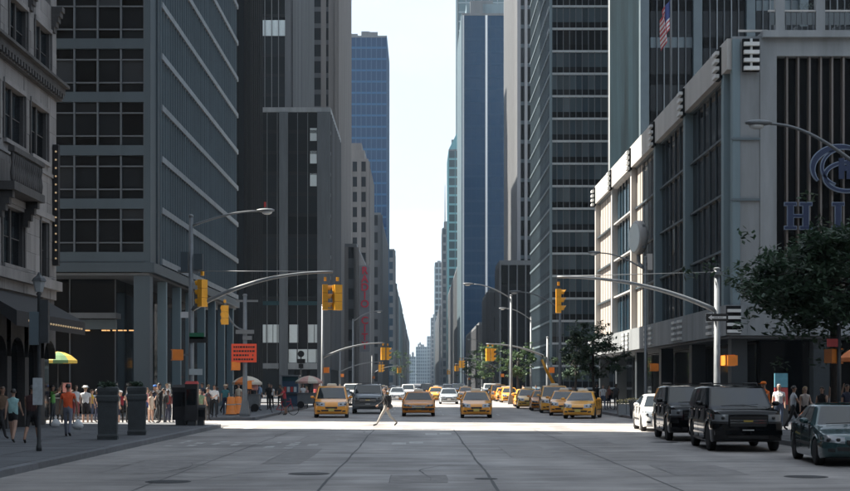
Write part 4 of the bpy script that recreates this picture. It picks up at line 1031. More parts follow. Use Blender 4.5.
# on the avenue
car('taxi_minivan', 'yellow taxi minivan at the junction, leftmost taxi in the avenue', 'minivan', 'taxi', GX(329.5, 78), 77.5, 3, True)
car('grey_car', 'grey car just right of the taxi minivan, behind the crossing man', 'suv', 'grey', GX(367, 88), 88, 1)
car('taxi_saloon', 'yellow taxi saloon with black grille in the middle lane', 'bigsedan', 'taxi2', GX(418.5, 81), 81, 0, True)
car('taxi_hatchback', 'yellow taxi hatchback right of centre, facing the junction', 'hybrid', 'taxi', GX(477.5, 77), 77, -1.5, True)
car('silver_car', 'pale silver car between the two central taxis, further back', 'sedan', 'silver', GX(449, 128), 128, 0)
far = [(340, 118, 'sedan', 'navy', 'dark blue car behind the taxi minivan'), (352, 132, 'suv', 'white', 'white off-roader far behind the grey car'), (397, 150, 'sedan', 'silver', 'small silver car far behind the middle taxi saloon'),
       (408, 185, 'minivan', 'white', 'tiny white van far down the middle of the avenue'), (428, 172, 'suv', 'black', 'tiny black car far down the avenue, right of the middle taxi'), (436, 150, 'hybrid', 'taxi', 'small far taxi between the middle saloon and the hatchback'),
       (459, 190, 'suv', 'navy', 'tiny dark off-roader far behind the taxi hatchback'), (466, 160, 'hybrid', 'taxi', 'small far taxi hidden behind the taxi hatchback roof'), (383, 210, 'hybrid', 'taxi', 'tiny far taxi in the left lane'), (448, 230, 'minivan', 'white', 'tiny white van farthest in the right lanes'), (392, 255, 'sedan', 'grey', 'tiny grey car farthest in the left lanes'), (419, 270, 'sedan', 'white', 'tiny white car farthest along the centre line')]
for u, y, k, p_, lab in far: car('far_taxi' if p_ == 'taxi' else 'far_car', lab + ' with its front to us' if len(lab.split()) < 6 else lab, k, p_, GX(u, y), y, 0, p_ == 'taxi')
# taxi rank on the right
rank = [(9.05, 75.5, -14, 'hybrid', 'taxi3', 'first taxi of the kerbside rank, nearest the junction, turned outward'), (8.75, 82.8, -6, 'hybrid', 'taxi', 'second taxi of the kerbside rank behind the turned one'),
        (8.85, 89.8, -4, 'minivan', 'taxi3', 'third taxi of the kerbside rank, a taller van'), (8.8, 97.2, -3, 'bigsedan', 'taxi2', 'fourth taxi of the kerbside rank, a low saloon'), (8.3, 105.5, -3, 'hybrid', 'taxi_pale', 'fifth taxi of the kerbside rank, paler yellow than the rest'),
        (8.7, 113, -2, 'bigsedan', 'taxi', 'sixth taxi of the kerbside rank beside the second crossing'), (8.9, 138, 0, 'hybrid', 'taxi', 'seventh kerbside taxi beyond the second crossing'), (8.9, 146, 0, 'bigsedan', 'taxi2', 'eighth kerbside taxi beyond the second crossing'), (8.8, 155, 0, 'minivan', 'taxi', 'last taxi van of the kerbside row, beyond the second crossing')]
for x, y, d, k, p_, lab in rank: car('parked_taxi', lab, k, p_, x, y, d, True, TG)
for x, y, k, p_, lab in ((8.9, 165, 'sedan', 'navy', 'dark blue car parked past the last taxi of the row'), (8.9, 174, 'suv', 'white', 'white off-roader parked past the last taxi of the row'), (8.9, 184, 'sedan', 'silver', 'silver car parked farthest along the right kerb')):
    car('parked_car', lab, k, p_, x, y, 0)
# near right: sedan, two black off-roaders, white car
car('green_sedan', 'dark teal-green sedan parked at the right edge of the picture', 'sedan', 'teal', 10.35, 32.3, -5)
car('black_suv', 'black off-roader with roof rack, nearest of two, behind the green sedan', 'suv', 'black', 9.35, 39.3, -3)
car('black_suv', 'black off-roader parked second, between the near one and the white car', 'suv', 'black', 9.4, 46.4, -3)
car('white_car', 'white car half hidden behind the two black off-roaders', 'hybrid', 'white', 9.85, 55.6, -3)
for r_ in PROTO.values(): drop(r_)
BARK = mat('bark', (.05, .042, .036), .9, var=.3, scale=6, bump=.5, bscale=20)
def leaf_mat(name, col):
    m = bpy.data.materials.new(name); m.use_nodes = True; nt = m.node_tree; L = nt.links; b = nt.nodes['Principled BSDF']
    geo = _n(nt, 'ShaderNodeNewGeometry'); nz = _n(nt, 'ShaderNodeTexNoise'); nz.inputs['Scale'].default_value = 1.7; nz.inputs['Detail'].default_value = 5
    L.new(geo.outputs['Position'], nz.inputs['Vector'])
    wn_ = _n(nt, 'ShaderNodeTexWhiteNoise'); L.new(geo.outputs['Random Per Island'], wn_.inputs['Vector'])
    mr = _n(nt, 'ShaderNodeMapRange'); mr.inputs['From Min'].default_value = .3; mr.inputs['From Max'].default_value = .7; mr.inputs['To Min'].default_value = .6; mr.inputs['To Max'].default_value = 1.4
    L.new(nz.outputs['Fac'], mr.inputs['Value'])
    m2 = _n(nt, 'ShaderNodeMapRange'); m2.inputs['To Min'].default_value = .65; m2.inputs['To Max'].default_value = 1.35; L.new(geo.outputs['Random Per Island'], m2.inputs['Value'])
    mu = _n(nt, 'ShaderNodeMath', operation='MULTIPLY'); L.new(mr.outputs[0], mu.inputs[0]); L.new(m2.outputs[0], mu.inputs[1])
    sc = _n(nt, 'ShaderNodeVectorMath', operation='SCALE'); sc.inputs[0].default_value = col; L.new(mu.outputs[0], sc.inputs['Scale']); L.new(sc.outputs['Vector'], b.inputs['Base Color'])
    b.inputs['Roughness'].default_value = .55; b.inputs['Specular IOR Level'].default_value = .3
    tr = _n(nt, 'ShaderNodeBsdfTranslucent'); L.new(sc.outputs['Vector'], tr.inputs['Color'])
    mix = _n(nt, 'ShaderNodeMixShader'); mix.inputs[0].default_value = .25; out = nt.nodes['Material Output']
    L.new(b.outputs[0], mix.inputs[1]); L.new(tr.outputs[0], mix.inputs[2]); L.new(mix.outputs[0], out.inputs['Surface'])
    return m
LEAF1, LEAF2 = leaf_mat('leaf_dark', (.040, .072, .042)), leaf_mat('leaf_mid', (.045, .085, .030))
def leaves(m, c, r, n, rn, s0, s1, flat=.75):
    for _ in range(n):
        d = Vector((rn.gauss(0, 1), rn.gauss(0, 1), rn.gauss(0, 1))).normalized() * (rn.random()**.45)
        p = Vector((c[0]+d.x*r, c[1]+d.y*r, c[2]+d.z*r*flat)); s_ = rn.uniform(s0, s1)
        u = Vector((rn.gauss(0, 1), rn.gauss(0, 1), rn.gauss(0, .5))).normalized(); w = u.cross(Vector((rn.gauss(0, .5), rn.gauss(0, .5), 1))).normalized()
        m.add([p-u*s_, p-w*s_*.45+u*s_*.1, p+u*s_, p+w*s_*.45+u*s_*.1], [(0, 1, 2, 3)])
# ---------------------------------------------------------------- street furniture
STEEL = mat('galvanised_steel', (.155, .168, .178), .5, metal=.3, var=.15, scale=3)
DSTEEL = mat('dark_steel', (.045, .05, .055), .5, metal=.2, var=.15, scale=4)
SIGY = mat('signal_yellow', (.72, .33, .02), .45, var=.08, scale=6)
SIGO = mat('signal_orange', (.70, .20, .02), .45, var=.08, scale=6)
LENSD = plain('signal_lens_dark', (.02, .02, .02), .2)
LENSR = plain('signal_lens_red', (.25, .02, .015), .2)
LENSG = plain('signal_lens_green', (.02, .12, .07), .2)
LENSA = plain('signal_lens_amber', (.30, .12, .01), .2)
LAMPG = plain('lamp_glass', (.55, .56, .55), .3)
REDB = plain('beacon_red', (.45, .02, .02), .4)
SGREEN = plain('street_sign_green', (.02, .14, .07), .5); SWHITE = plain('sign_white', (.6, .6, .6), .5); SBLACK = plain('sign_black', (.012, .012, .012), .5)
def pbox(nm, mt, par, x0, x1, y0, y1, z0, z1):
    m = MB(); m.box(x0, x1, y0, y1, z0, z1); return m.build(nm, mt, par)
def signal_part(par, loc, rz, scale=1.0):
    """three-lens signal head, lenses towards local -Y"""
    s = bpy.data.objects.new('signal_head', None); COL.objects.link(s); s.parent = par; s.location = loc; s.rotation_euler = (0, 0, rz); s.scale = (scale,)*3
    m = MB()
    for k in range(3):
        z = -.52+.35*k; m.box(-.17, .17, -.11, .11, z-.168, z+.168)
    m.box(-.05, .05, -.05, .05, .5, .66)
    m.build('housing', SIGY, s)
    for k, l in enumerate((LENSG, LENSA, LENSR)):
        z = -.52+.35*k
        m = MB(); m.lathe([(.001, -.135), (.08, -.13), (.125, -.11)], (0, 0, z), 14, axis='y'); m.build('lens', l, s, True)
        m = MB(); rr = []
        for a in range(-20, 201, 20):
            c_, q = math.cos(rad(a)), math.sin(rad(a)); rr.append([(.135*c_, -.11, z+.135*q), (.145*c_, -.11, z+.145*q), (.145*c_, -.11-.22*(.55+.45*max(q, 0)), z+.145*q), (.135*c_, -.11-.22*(.55+.45*max(q, 0)), z+.135*q)])
        m.rings(rr); m.build('visor', SIGY, s)
    return s
def ped_part(par, loc, rz):
    s = bpy.data.objects.new('pedestrian_signal', None); COL.objects.link(s); s.parent = par; s.location = loc; s.rotation_euler = (0, 0, rz)
    s.rotation_euler = (0, 0, rz+math.pi); pbox('housing', SIGO, s, -.23, .23, -.13, .13, -.22, .22); pbox('lens', LENSD, s, -.17, .17, -.145, -.125, -.16, .16)
    for z in (-.24, .2): pbox('hood', SIGO, s, -.24, .24, -.26, -.13, z, z+.04)
    return s
def lamp_arm(par, z, dx, dz, n=10, head=.75):
    """davit arm with a cobra-head lamp; dx signed reach"""
    pts = [(dx*t, 0, z+dz*math.sin(t*math.pi/2)) for t in [i/n for i in range(n+1)]]
    m = MB(); m.tube(pts, [.055-.02*i/n for i in range(n+1)], 8); m.build('lamp_arm', STEEL, par, True)
    sg = 1 if dx > 0 else -1; x0 = dx-sg*.05; z1 = z+dz
    rr = []
    for t, w, h in ((0, .05, .05), (.2, .11, .09), (.5, .16, .12), (.8, .15, .10), (1, .06, .05)):
        rr.append([(x0+sg*head*t, w*c_, z1+.03+h*s_) for c_, s_ in ((math.cos(2*math.pi*j/10), math.sin(2*math.pi*j/10)*.8) for j in range(10))])
    m = MB(); m.rings(rr if sg > 0 else [r[::-1] for r in rr]); hd = m.build('lamp_head', STEEL, par, True)
    m = MB(); m.ball((x0+sg*head*.58, 0, z1-.06), (.22, .12, .10), 10, 6); m.build('lamp_lens', LAMPG, hd, True)
def pole(par, h_, r0, r1, n=12, base=True):
    m = MB(); m.tube([(0, 0, 0), (0, 0, .3), (0, 0, h_)], [r0*1.02, r0, r1], n); m.build('pole', STEEL, par, True)
    m = MB(); m.ball((0, 0, h_+.04), (r1*1.3, r1*1.3, .09), 8, 6); m.build('finial', STEEL, par, True)
    if base:
        m = MB(); rr = [[(x*w, y*w, z) for x, y in ((-1,-1),(1,-1),(1,1),(-1,1))] for w, z in ((.27, 0), (.27, .12), (.20, .5), (r0*1.1, .85))]; m.rings(rr); m.build('base', STEEL, par)
def mast(par, z, dx, dz, r=.075, tie=None):
    n = 14; pts = [(dx*t, 0, z+dz*(1-(1-t)**2.2)) for t in [i/n for i in range(n+1)]]
    m = MB(); m.tube(pts, [r*(1.25-.7*i/n) for i in range(n+1)], 8); m.build('mast_arm', STEEL, par, True)
    if tie: m = MB(); m.tube([(0, 0, tie), (dx*.98, 0, z+dz+.02)], .018, 5); m.build('tie_rod', STEEL, par, True)
SG = 'traffic signal poles at the crossings'
# near-left corner pole: street lamp, long mast arm, heads
Yp = 60.0; xp = GX(191, Yp)
p = thing('signal_pole', 'tall grey pole at the left corner with lamp arm and long signal mast', 'signal pole', (xp, Yp, KH), 0, SG)
pole(p, GZ(217, Yp)-KH, .13, .085)
lamp_arm(p, GZ(226, Yp)-KH, GX(258, Yp)-xp, (226-211)*Yp/F)
pbox('beacon', REDB, p, GX(265, Yp)-xp-.04, GX(265, Yp)-xp+.04, -.04, .04, GZ(207, Yp)-KH, GZ(202, Yp)-KH)
mast(p, GZ(310, Yp)-KH, GX(333, Yp)-xp, (310-272)*Yp/F, .085, GZ(271, Yp)-KH)
pbox('crossbar', STEEL, p, GX(178, Yp)-xp, GX(199, Yp)-xp, -.05, .05, GZ(273, Yp)-KH, GZ(270, Yp)-KH)
pbox('control_box', BLUESTEEL, p, -.42, -.12, -.12, .12, GZ(272, Yp)-KH, GZ(252, Yp)-KH); pbox('control_box', BLUESTEEL, p, .14, .5, -.1, .1, GZ(270, Yp)-KH, GZ(254, Yp)-KH)
signal_part(p, (GX(203, Yp)-xp, -.15, GZ(289, Yp)-KH), rad(238), 1.12)
z_ = GZ(293, Yp)-KH
signal_part(p, (GX(337.5, Yp)-xp, -.05, z_-.02), rad(208), 1.05); signal_part(p, (GX(325, Yp)-xp, .12, z_), rad(95), 1.05)
pbox('hanger', SIGY, p, GX(322, Yp)-xp, GX(340, Yp)-xp, -.03, .03, z_-.72, z_-.67)
ped_part(p, (GX(178, Yp)-xp, -.12, GZ(355, Yp)-KH), rad(20))
pbox('ped_bracket', STEEL, p, GX(180, Yp)-xp, 0, -.04, .04, GZ(356, Yp)-KH, GZ(354, Yp)-KH)
for v, w, mt, dy in ((336, .34, SGREEN, .0), (340, .42, SBLACK, 0), (372, .30, FROST, -.05)):
    pbox('street_sign', mt, p, -.05, w*1.7, -.15+dy, -.12+dy, GZ(v+3, Yp)-KH, GZ(v-3, Yp)-KH)
pbox('notice', SWHITE, p, -.42, -.1, -.15, -.12, GZ(318, Yp)-KH, GZ(312, Yp)-KH)
# far-left corner pole with the red-orange notice
Yp = 76.0; xp = GX(245, Yp)
p = thing('signal_pole', 'grey pole with orange-red notice board on the far left corner', 'signal pole', (xp, Yp, KH), 0, SG)
pole(p, GZ(296, Yp)-KH, .14, .10)
pbox('crossbar', STEEL, p, GX(236, Yp)-xp, GX(258, Yp)-xp, -.04, .04, GZ(302, Yp)-KH, GZ(300, Yp)-KH)
n = 10; m = MB(); m.tube([(GX(246, Yp)-xp-.05+(GX(226, Yp)-GX(246, Yp))*math.sin(t*math.pi/2), 0, GZ(330-(330-298)*(1-math.cos(t*math.pi/2)) , Yp)-KH) for t in [i/n for i in range(n+1)]], .045, 8); m.build('curved_arm', STEEL, p, True)
signal_part(p, (GX(225, Yp)-xp, -.05, GZ(312, Yp)-KH), rad(215), 1.0)
ORB = mat('notice_orange', (.72, .075, .03), .5, var=.06)
nbd = pbox('notice_board', ORB, p, GX(232, Yp)-xp, GX(257, Yp)-xp, -.22, -.18, GZ(362.5, Yp)-KH, GZ(344, Yp)-KH)
rr = random.Random(4)
for r_ in range(4):
    x = GX(234, Yp)-xp; zc = GZ(347.2+r_*4.1, Yp)-KH
    while x < GX(254.5, Yp)-xp-.05:
        w = rr.uniform(.06, .14); pbox('print', SBLACK, nbd, x, x+w, -.228, -.221, zc-.05, zc+.05) if rr.random() > .08 else None; x += w+.035
for u, v, w in ((241, 332, 1.0), (248, 338, .5)): pbox('street_sign', STEEL, p, GX(u-5, Yp)-xp, GX(u-5, Yp)-xp+w, -.16, -.13, GZ(v+2, Yp)-KH, GZ(v-2, Yp)-KH)
ped_part(p, (GX(236, Yp)-xp, -.1, GZ(366, Yp)-KH), rad(15)); ped_part(p, (GX(239, Yp)-xp+.45, .3, GZ(385, Yp)-KH), rad(-60))
# near-right corner pole with long mast to the left
Yp = 61.0; xp = GX(717, Yp)
p = thing('signal_pole', 'stout grey pole at the right corner with long curved mast and one-way plate', 'signal pole', (xp, Yp, KH), 0, SG)
pole(p, GZ(270, Yp)-KH, .15, .12)
mast(p, GZ(311, Yp)-KH, GX(557, Yp)-xp, (311-277)*Yp/F, .09, GZ(272, Yp)-KH)
signal_part(p, (GX(558.5, Yp)-xp, 0, GZ(297, Yp)-KH), rad(88), 1.0)
pbox('collar', STEEL, p, -.2, .2, -.2, .2, GZ(275, Yp)-KH, GZ(272, Yp)-KH)
ow = pbox('one_way_plate', SBLACK, p, GX(705, Yp)-xp, GX(727, Yp)-xp, -.24, -.21, GZ(321.5, Yp)-KH, GZ(314, Yp)-KH)
xa, xb, zc = GX(707, Yp)-xp, GX(725, Yp)-xp, GZ(317.8, Yp)-KH
m = MB(); m.add([(xa, -.246, zc), (xa+.16, -.246, zc+.11), (xa+.16, -.246, zc+.05), (xb, -.246, zc+.05), (xb, -.246, zc-.05), (xa+.16, -.246, zc-.05), (xa+.16, -.246, zc-.11)], [(0, 6, 5, 2), (0, 2, 1), (2, 5, 4, 3)]); m.build('arrow', SWHITE, ow)
def text_mesh(body, size, mt, par, loc, name='lettering', align='CENTER', ext=.002):
    cu = bpy.data.curves.new(name, 'FONT'); cu.body = body; cu.size = size; cu.extrude = ext; cu.align_x = align; cu.align_y = 'CENTER'
    t_ = bpy.data.objects.new('tmp', cu); COL.objects.link(t_); bpy.context.view_layer.update()
    me = bpy.data.meshes.new_from_object(t_.evaluated_get(bpy.context.evaluated_depsgraph_get())); bpy.data.objects.remove(t_)
    me.materials.clear(); me.materials.append(mt); o = link(name, me, par, loc); o.rotation_euler = (rad(90), 0, 0); return o
text_mesh('ONE WAY', .085, SBLACK, ow, ((xa+xb)/2+.06, -.252, zc))
ped_part(p, (GX(731, Yp)-xp, -.1, GZ(360.5, Yp)-KH), rad(12)); ped_part(p, (GX(727, Yp)-xp+.05, .35, GZ(360.5, Yp)-KH), rad(-70))
# near-right lamp reaching into the frame, pole at the edge
Yp = 40.0; xp = GX(862, Yp)
p = thing('street_lamp', 'street lamp arm reaching in from the right edge above the blue letters', 'street lamp', (xp, Yp, KH))
pole(p, GZ(165, Yp)-KH, .12, .08); lamp_arm(p, GZ(165, Yp)-KH-.1, GX(770, Yp)-xp, (165-122)*Yp/F+.05, 12)
# thin lamp pole with white box before the podium
Yp = 84.0; xp = GX(645.5, Yp)
p = thing('street_lamp', 'thin lamp post with white box in front of the podium drum sign', 'street lamp', (xp, Yp, KH))
pole(p, GZ(258, Yp)-KH, .09, .07); lamp_arm(p, GZ(270, Yp)-KH, GX(600, Yp)-xp, (270-253)*Yp/F, 10, .75)
pbox('camera_box', WHITEP, p, GX(647, Yp)-xp, GX(652, Yp)-xp, -.2, .15, GZ(270, Yp)-KH, GZ(254, Yp)-KH); pbox('box_bracket', DSTEEL, p, -.05, .25, -.06, .06, GZ(266, Yp)-KH, GZ(263, Yp)-KH)
ped_part(p, (GX(654, Yp)-xp, -.1, GZ(367.5, Yp)-KH), rad(10))
# dark pole by the tree, orange pedestrian signals at the right edge
Yp = 44.0; xp = GX(839, Yp)
p = thing('signal_post', 'black post with orange pedestrian signals under the right-hand tree', 'signal post', (xp, Yp, KH))
m = MB(); m.tube([(0, 0, 0), (0, 0, 3.6)], [.07, .06], 10); m.build('post', DSTEEL, p, True)
ped_part(p, (GX(834, Yp)-xp, .25, GZ(356, Yp)-KH), rad(-75))
pbox('red_sign', mat('sign_rose', (.5, .06, .06), .5, var=.05), p, GX(826, Yp)-xp, GX(837, Yp)-xp, -.1, -.08, GZ(347, Yp)-KH, GZ(339, Yp)-KH)
# black lamp post with lantern on the left pavement
Yp = 37.0; xp = GX(39, Yp)
p = thing('lantern_post', 'black iron lantern post with white notice on the left pavement', 'lamp post', (xp, Yp, KH))
m = MB(); m.lathe([(.075, 0), (.075, .12), (.055, .18), (.05, .9), (.05, 1.0), (.045, 4.1), (.08, 4.15), (.045, 4.2), (.05, 4.32)], (0, 0, 0), 12); m.build('post', DSTEEL, p, True)
zl = GZ(292, Yp)-KH
m = MB(); rr2 = [[(w*math.cos(rad(60*k)), w*math.sin(rad(60*k)), z) for k in range(6)] for w, z in ((.10, zl), (.17, zl+.28))]; m.rings(rr2); m.build('lantern', mat('lantern_glass', (.30, .32, .33), .3, var=.05), p)
m = MB(); m.lathe([(.2, zl+.28), (.16, zl+.36), (.06, zl+.44), (.02, zl+.52)], (0, 0, 0), 6); m.build('lantern_cap', DSTEEL, p)
pbox('sign_box', BLUEFIN, p, -.22, .02, -.14, .1, GZ(345, Yp)-KH, GZ(312, Yp)-KH); pbox('sign_box', DSTEEL, p, .03, .26, -.08, .08, GZ(343, Yp)-KH, GZ(300, Yp)-KH)
pbox('notice', mat('notice_paper', (.42, .46, .48), .7, var=.2, scale=8), p, -.14, .11, -.09, -.06, GZ(405, Yp)-KH, GZ(378, Yp)-KH)
# second row of poles and masts along the avenue
def far_signal(u, Yp, vtop, reach, vm, lab, armv=None, lamp=False, name='signal_pole'):
    xp = GX(u, Yp); p = thing(name, lab, 'signal pole' if name == 'signal_pole' else 'street lamp', (xp, Yp, KH), 0, SG if name == 'signal_pole' else None)
    pole(p, GZ(vtop, Yp)-KH, .14, .09, 8)
    if reach:
        mast(p, GZ(vm[0], Yp)-KH, reach, (vm[0]-vm[1])*Yp/F, .08)
        signal_part(p, (reach*.97, 0, GZ(vm[1], Yp)-KH-.75), rad(195), 1.05); signal_part(p, (reach*.97+.4, .1, GZ(vm[1], Yp)-KH-.75), rad(90), 1.05)
        ped_part(p, (.35, -.1, 2.9), 0)
    if lamp: lamp_arm(p, GZ(vtop, Yp)-KH-.2, lamp, 1.2, 8, .9)
    return p
far_signal(322.5, 121, 306, 5.4, (358, 343), 'grey pole with mast reaching right, beyond the taxi minivan')
far_signal(547.5, 121, 338, -5.3, (358, 344), 'grey pole with mast reaching left over the taxi rank')
far_signal(511, 118, 296, 0, None, 'tall plain pale pole behind the taxi rank', lamp=-3.2, name='street_lamp')
far_signal(340, 205, 350, 6.0, (372, 362), 'small far pole with mast reaching right, on the left side')
far_signal(500, 205, 345, -6.0, (370, 358), 'small far pole with mast reaching left, behind the tall pale pole')
far_signal(482, 285, 352, -5.5, (374, 364), 'tiny farther pole with mast on the right side')
far_signal(372, 285, 356, 5.5, (374, 366), 'tiny farther pole with mast on the left side')
far_signal(468, 370, 362, -5.5, (376, 369), 'tiny farthest pole with mast on the right side')
for u, y, vt, d, lab in ((531, 150, 318, -2.6, 'grey street lamp beside the banded tower'), (560, 100, 306, -2.8, 'street lamp in front of the banded tower beside the leafy tree'), (353, 165, 320, 2.6, 'far street lamp before the theatre building'), (486, 250, 345, -2.6, 'small far street lamp beneath the navy tower')):
    far_signal(u, y, vt, 0, None, lab, lamp=d, name='street_lamp')
# planters on the left pavement
PLAN = mat('planter_dark', (.040, .047, .050), .7, var=.25, scale=4, bump=.2)

def planter(u, Yp, vb, lab, w=.33):
    p = thing('planter', lab, 'planter', (GX(u, Yp), Yp, KH), rad(8), 'tall dark planters on the left pavement')
    m = MB(); sq = lambda w_, z: [(x*w_, y*w_, z*1.2) for x, y in ((-1,-1),(1,-1),(1,1),(-1,1))]
    m.rings([sq(w*.92, 0), sq(w*.96, .1), sq(w*.88, .16), sq(w*.93, 1.0), sq(w*.86, 1.02)]); m.build('body', PLAN, p)
    m = MB(); m.rings([sq(w*1.0, 1.0), sq(w*1.03, 1.04), sq(w*1.03, 1.14), sq(w*.95, 1.18)]); m.build('rim', PLAN, p)
    m = MB(); m.rings([sq(w*.9, 1.18), sq(w*.98, 1.28), sq(w*.98, 1.36), sq(w*.85, 1.40)]); m.build('collar', PLAN, p)
    lf = MB(); rn = random.Random(int(u))
    for k in range(10): leaves(lf, (rn.uniform(-.2, .2), rn.uniform(-.2, .2), 1.66+rn.uniform(0, .1)), .16, 40, rn, .03, .06)
    lf.build('foliage', LEAF1, p)
    return p
PL = [planter(108, 44.5, 440, 'tall dark planter on the left pavement, nearer of two'), planter(137, 48.5, 436, 'tall dark planter on the left pavement, farther of two')]
# newspaper boxes at the corner
def news_box(u, Yp, lab, mt, w=.3, h_=1.2, top=None):
    p = thing('newspaper_box', lab, 'newspaper box', (GX(u, Yp), Yp, KH)); 
    pbox('cabinet', mt, p, -w, w, -.22, .22, .22, h_); pbox('window', CGL, p, -w*.75, w*.75, -.235, -.215, h_*.5, h_*.88); pbox('foot', DSTEEL, p, -w*.6, w*.6, -.18, .18, 0, .22)
    m = MB(); m.rings([[(x*w*1.04, y*.24, h_) for x, y in ((-1,-1),(1,-1),(1,1),(-1,1))], [(x*w*.9, y*.12, h_+.12) for x, y in ((-1,-1),(1,-1),(1,1),(-1,1))]]); m.build('hood', top or mt, p)
NDK = mat('newsbox_black', (.02, .02, .022), .5, var=.1); NRED = mat('newsbox_red', (.35, .03, .025), .45, var=.1); NBLU = mat('newsbox_blue', (.03, .06, .14), .45, var=.1)
news_box(192, 59.0, 'tall black newspaper box with red hood at the left corner', NDK, .26, 1.75, NRED); news_box(181, 59.6, 'black newspaper box left of the red-hooded one', NDK, .34, 1.6); news_box(201, 59.3, 'low black newspaper box at the kerb corner', NDK, .22, .75)
# litter bin and flower planter on the far right corner
p = thing('litter_bin', 'dark wire litter bin on the far right corner', 'litter bin', (GX(635, 71.8), 71.8, KH))
m = MB()
for k in range(18):
    a = 2*math.pi*k/18; m.tube([(.24*math.cos(a), .24*math.sin(a), .03), (.30*math.cos(a), .30*math.sin(a), .9)], .014, 5)
m.build('bars', DSTEEL, p)
for z, r_ in ((.03, .25), (.45, .275), (.9, .31)): m = MB(); m.tube([(r_*math.cos(2*math.pi*k/18), r_*math.sin(2*math.pi*k/18), z) for k in range(19)], .02, 6); m.build('hoop', DSTEEL, p)
m = MB(); m.lathe([(.2, .05), (.25, .85), (.0, .86)], (0, 0, 0), 14); m.build('liner', mat('bin_liner', (.05, .055, .06), .4, var=.3, scale=9), p, True)
pbox('notice', SWHITE, p, -.12, .12, -.32, -.30, .4, .7)
fp = thing('flower_planter', 'long concrete planter of pale yellow flowers before the podium', 'planter', (GX(634, 79), 79.2, KH-.02))
for k in range(4): pbox('trough', CONCP, fp, -.9+.45*k+.01, -.45+.45*k-.01, -.3, .3, 0, .62)
FLW = [mat('petal_yellow', (.55, .42, .10), .7, var=.2), mat('petal_cream', (.6, .52, .30), .7, var=.2), mat('leaf_green', (.05, .09, .03), .7, var=.3)]
m = MB(); rf = random.Random(9)
for k in range(700):
    x, y = rf.uniform(-.95, .95), rf.uniform(-.36, .36); z = .6+.38*rf.random()*(1-.35*abs(x)); a = rf.uniform(0, 6.28); s_ = rf.uniform(.02, .05); tl = rf.uniform(-.6, .6)
    dx, dy = math.cos(a)*s_, math.sin(a)*s_
    m.add([(x-dx, y-dy, z), (x+dy, y-dx, z+tl*s_), (x+dx, y+dy, z+.01), (x-dy, y+dx, z-tl*s_)], [(0, 1, 2, 3)], 2 if z < .78 and rf.random() < .6 else rf.randrange(2))
m.mi[0] = 1; m.build('flowers', FLW, fp)
# food cart and umbrellas
def umbrella(par, c, r, h_, cols, n=8):
    m = MB(); m.tube([(c[0], c[1], c[2]), (c[0], c[1], c[2]+h_)], .02, 6); m.build('umbrella_pole', DSTEEL, par)
    for k in range(n):
        a0, a1 = 2*math.pi*k/n, 2*math.pi*(k+1)/n; m = MB(); rows = []
        for t, z in ((0, 0), (.35, -.06), (.7, -.2), (1, -.42), (1.0, -.56)):
            rows.append([(c[0]+r*t*math.cos(a)*(1 if q != .5 else .96), c[1]+r*t*math.sin(a)*(1 if q != .5 else .96), c[2]+h_+z+.02) for q, a in ((0, a0), (.5, (a0+a1)/2), (1, a1))])
        m.rings(rows, cap=False, closed=False); m.build('umbrella_panel', cols[k % len(cols)], par)
def cart(u, Yp, lab, cols, bodymat, r=.95, h_=2.35):
    p = thing('food_cart', lab, 'food cart', (GX(u, Yp), Yp, KH))
    pbox('body', bodymat, p, -.8, .8, -.4, .4, .3, 1.05); pbox('counter', STEEL, p, -.85, .85, -.45, .45, 1.05, 1.1)
    for sx in (-.55, .55): m = MB(); m.lathe([(.05, -.05), (.25, -.05), (.25, .05), (.05, .05)], (sx, -.42, .25), 14, axis='y'); m.build('wheel', TYRE, p)
    umbrella(p, (0, 0, .9), r, h_-.9, cols)
    pbox('menu_sign', mat('menu_pink', (.55, .25, .22), .6, var=.3, scale=12), p, .35, .75, -.5, -.47, 1.35, 1.8)
    return p
UY, UG, UO, UC, UR = plain('umbrella_yellow', (.60, .42, .07), .7), plain('umbrella_green', (.12, .22, .10), .7), plain('umbrella_orange', (.6, .18, .05), .7), plain('umbrella_cream', (.62, .55, .45), .7), plain('umbrella_red', (.45, .05, .04), .7)
cart(58, 66.5, 'food cart under a green and yellow umbrella by the stone hotel', [UY, UY, UG, UY, UO, UY, UG, UY], NDK, .92, GZ(352, 66.5)-KH)
cart(247, 88, 'food cart under a cream and orange umbrella behind the notice pole', [UC, UO, UC, UC], STEEL, .95, GZ(377, 88)-KH+.05)
cart(309, 100, 'food cart under a pale rose umbrella left of the taxi minivan', [UC, mat('umbrella_rose', (.6, .35, .30), .7, var=0)], STEEL, 1.0, 2.3)
cart(861, 51.5, 'food cart under an orange umbrella at the extreme right edge', [UO, SIGO, UO, UO], STEEL, .8, GZ(347, 51.5)-KH)
# orange barrels, blue newsstand kiosk, street clock-like sign
def barrel(u, Yp, lab):
    p = thing('traffic_barrel', lab, 'barrel', (GX(u, Yp), Yp, KH if u < 250 else 0), 0, 'orange traffic barrels')
    m = MB(); m.lathe([(.33, 0), (.33, .05), (.28, .07), (.27, .34), (.25, .36), (.25, .66), (.23, .68), (.22, .98), (.10, 1.02)], (0, 0, 0), 18); m.build('drum', SIGO if u != 236 else ORB, p, True)
    for z in (.2, .55): m = MB(); m.lathe([(.272-.02*(z > .3), z), (.268-.02*(z > .3), z+.11)], (0, 0, 0), 18); m.build('stripe', SWHITE, p, True)
    m = MB(); m.lathe([(.34, 0), (.34, .04), (.2, .05)], (0, 0, 0), 18); m.build('base', TYRE, p)
barrel(231, 79, 'orange-red traffic barrel at the far left corner, left of two'); barrel(238, 80.5, 'orange-red traffic barrel at the far left corner beside the pole')
k = thing('newsstand', 'dark blue newsstand kiosk on the far left pavement', 'kiosk', (GX(291, 108), 108, KH))
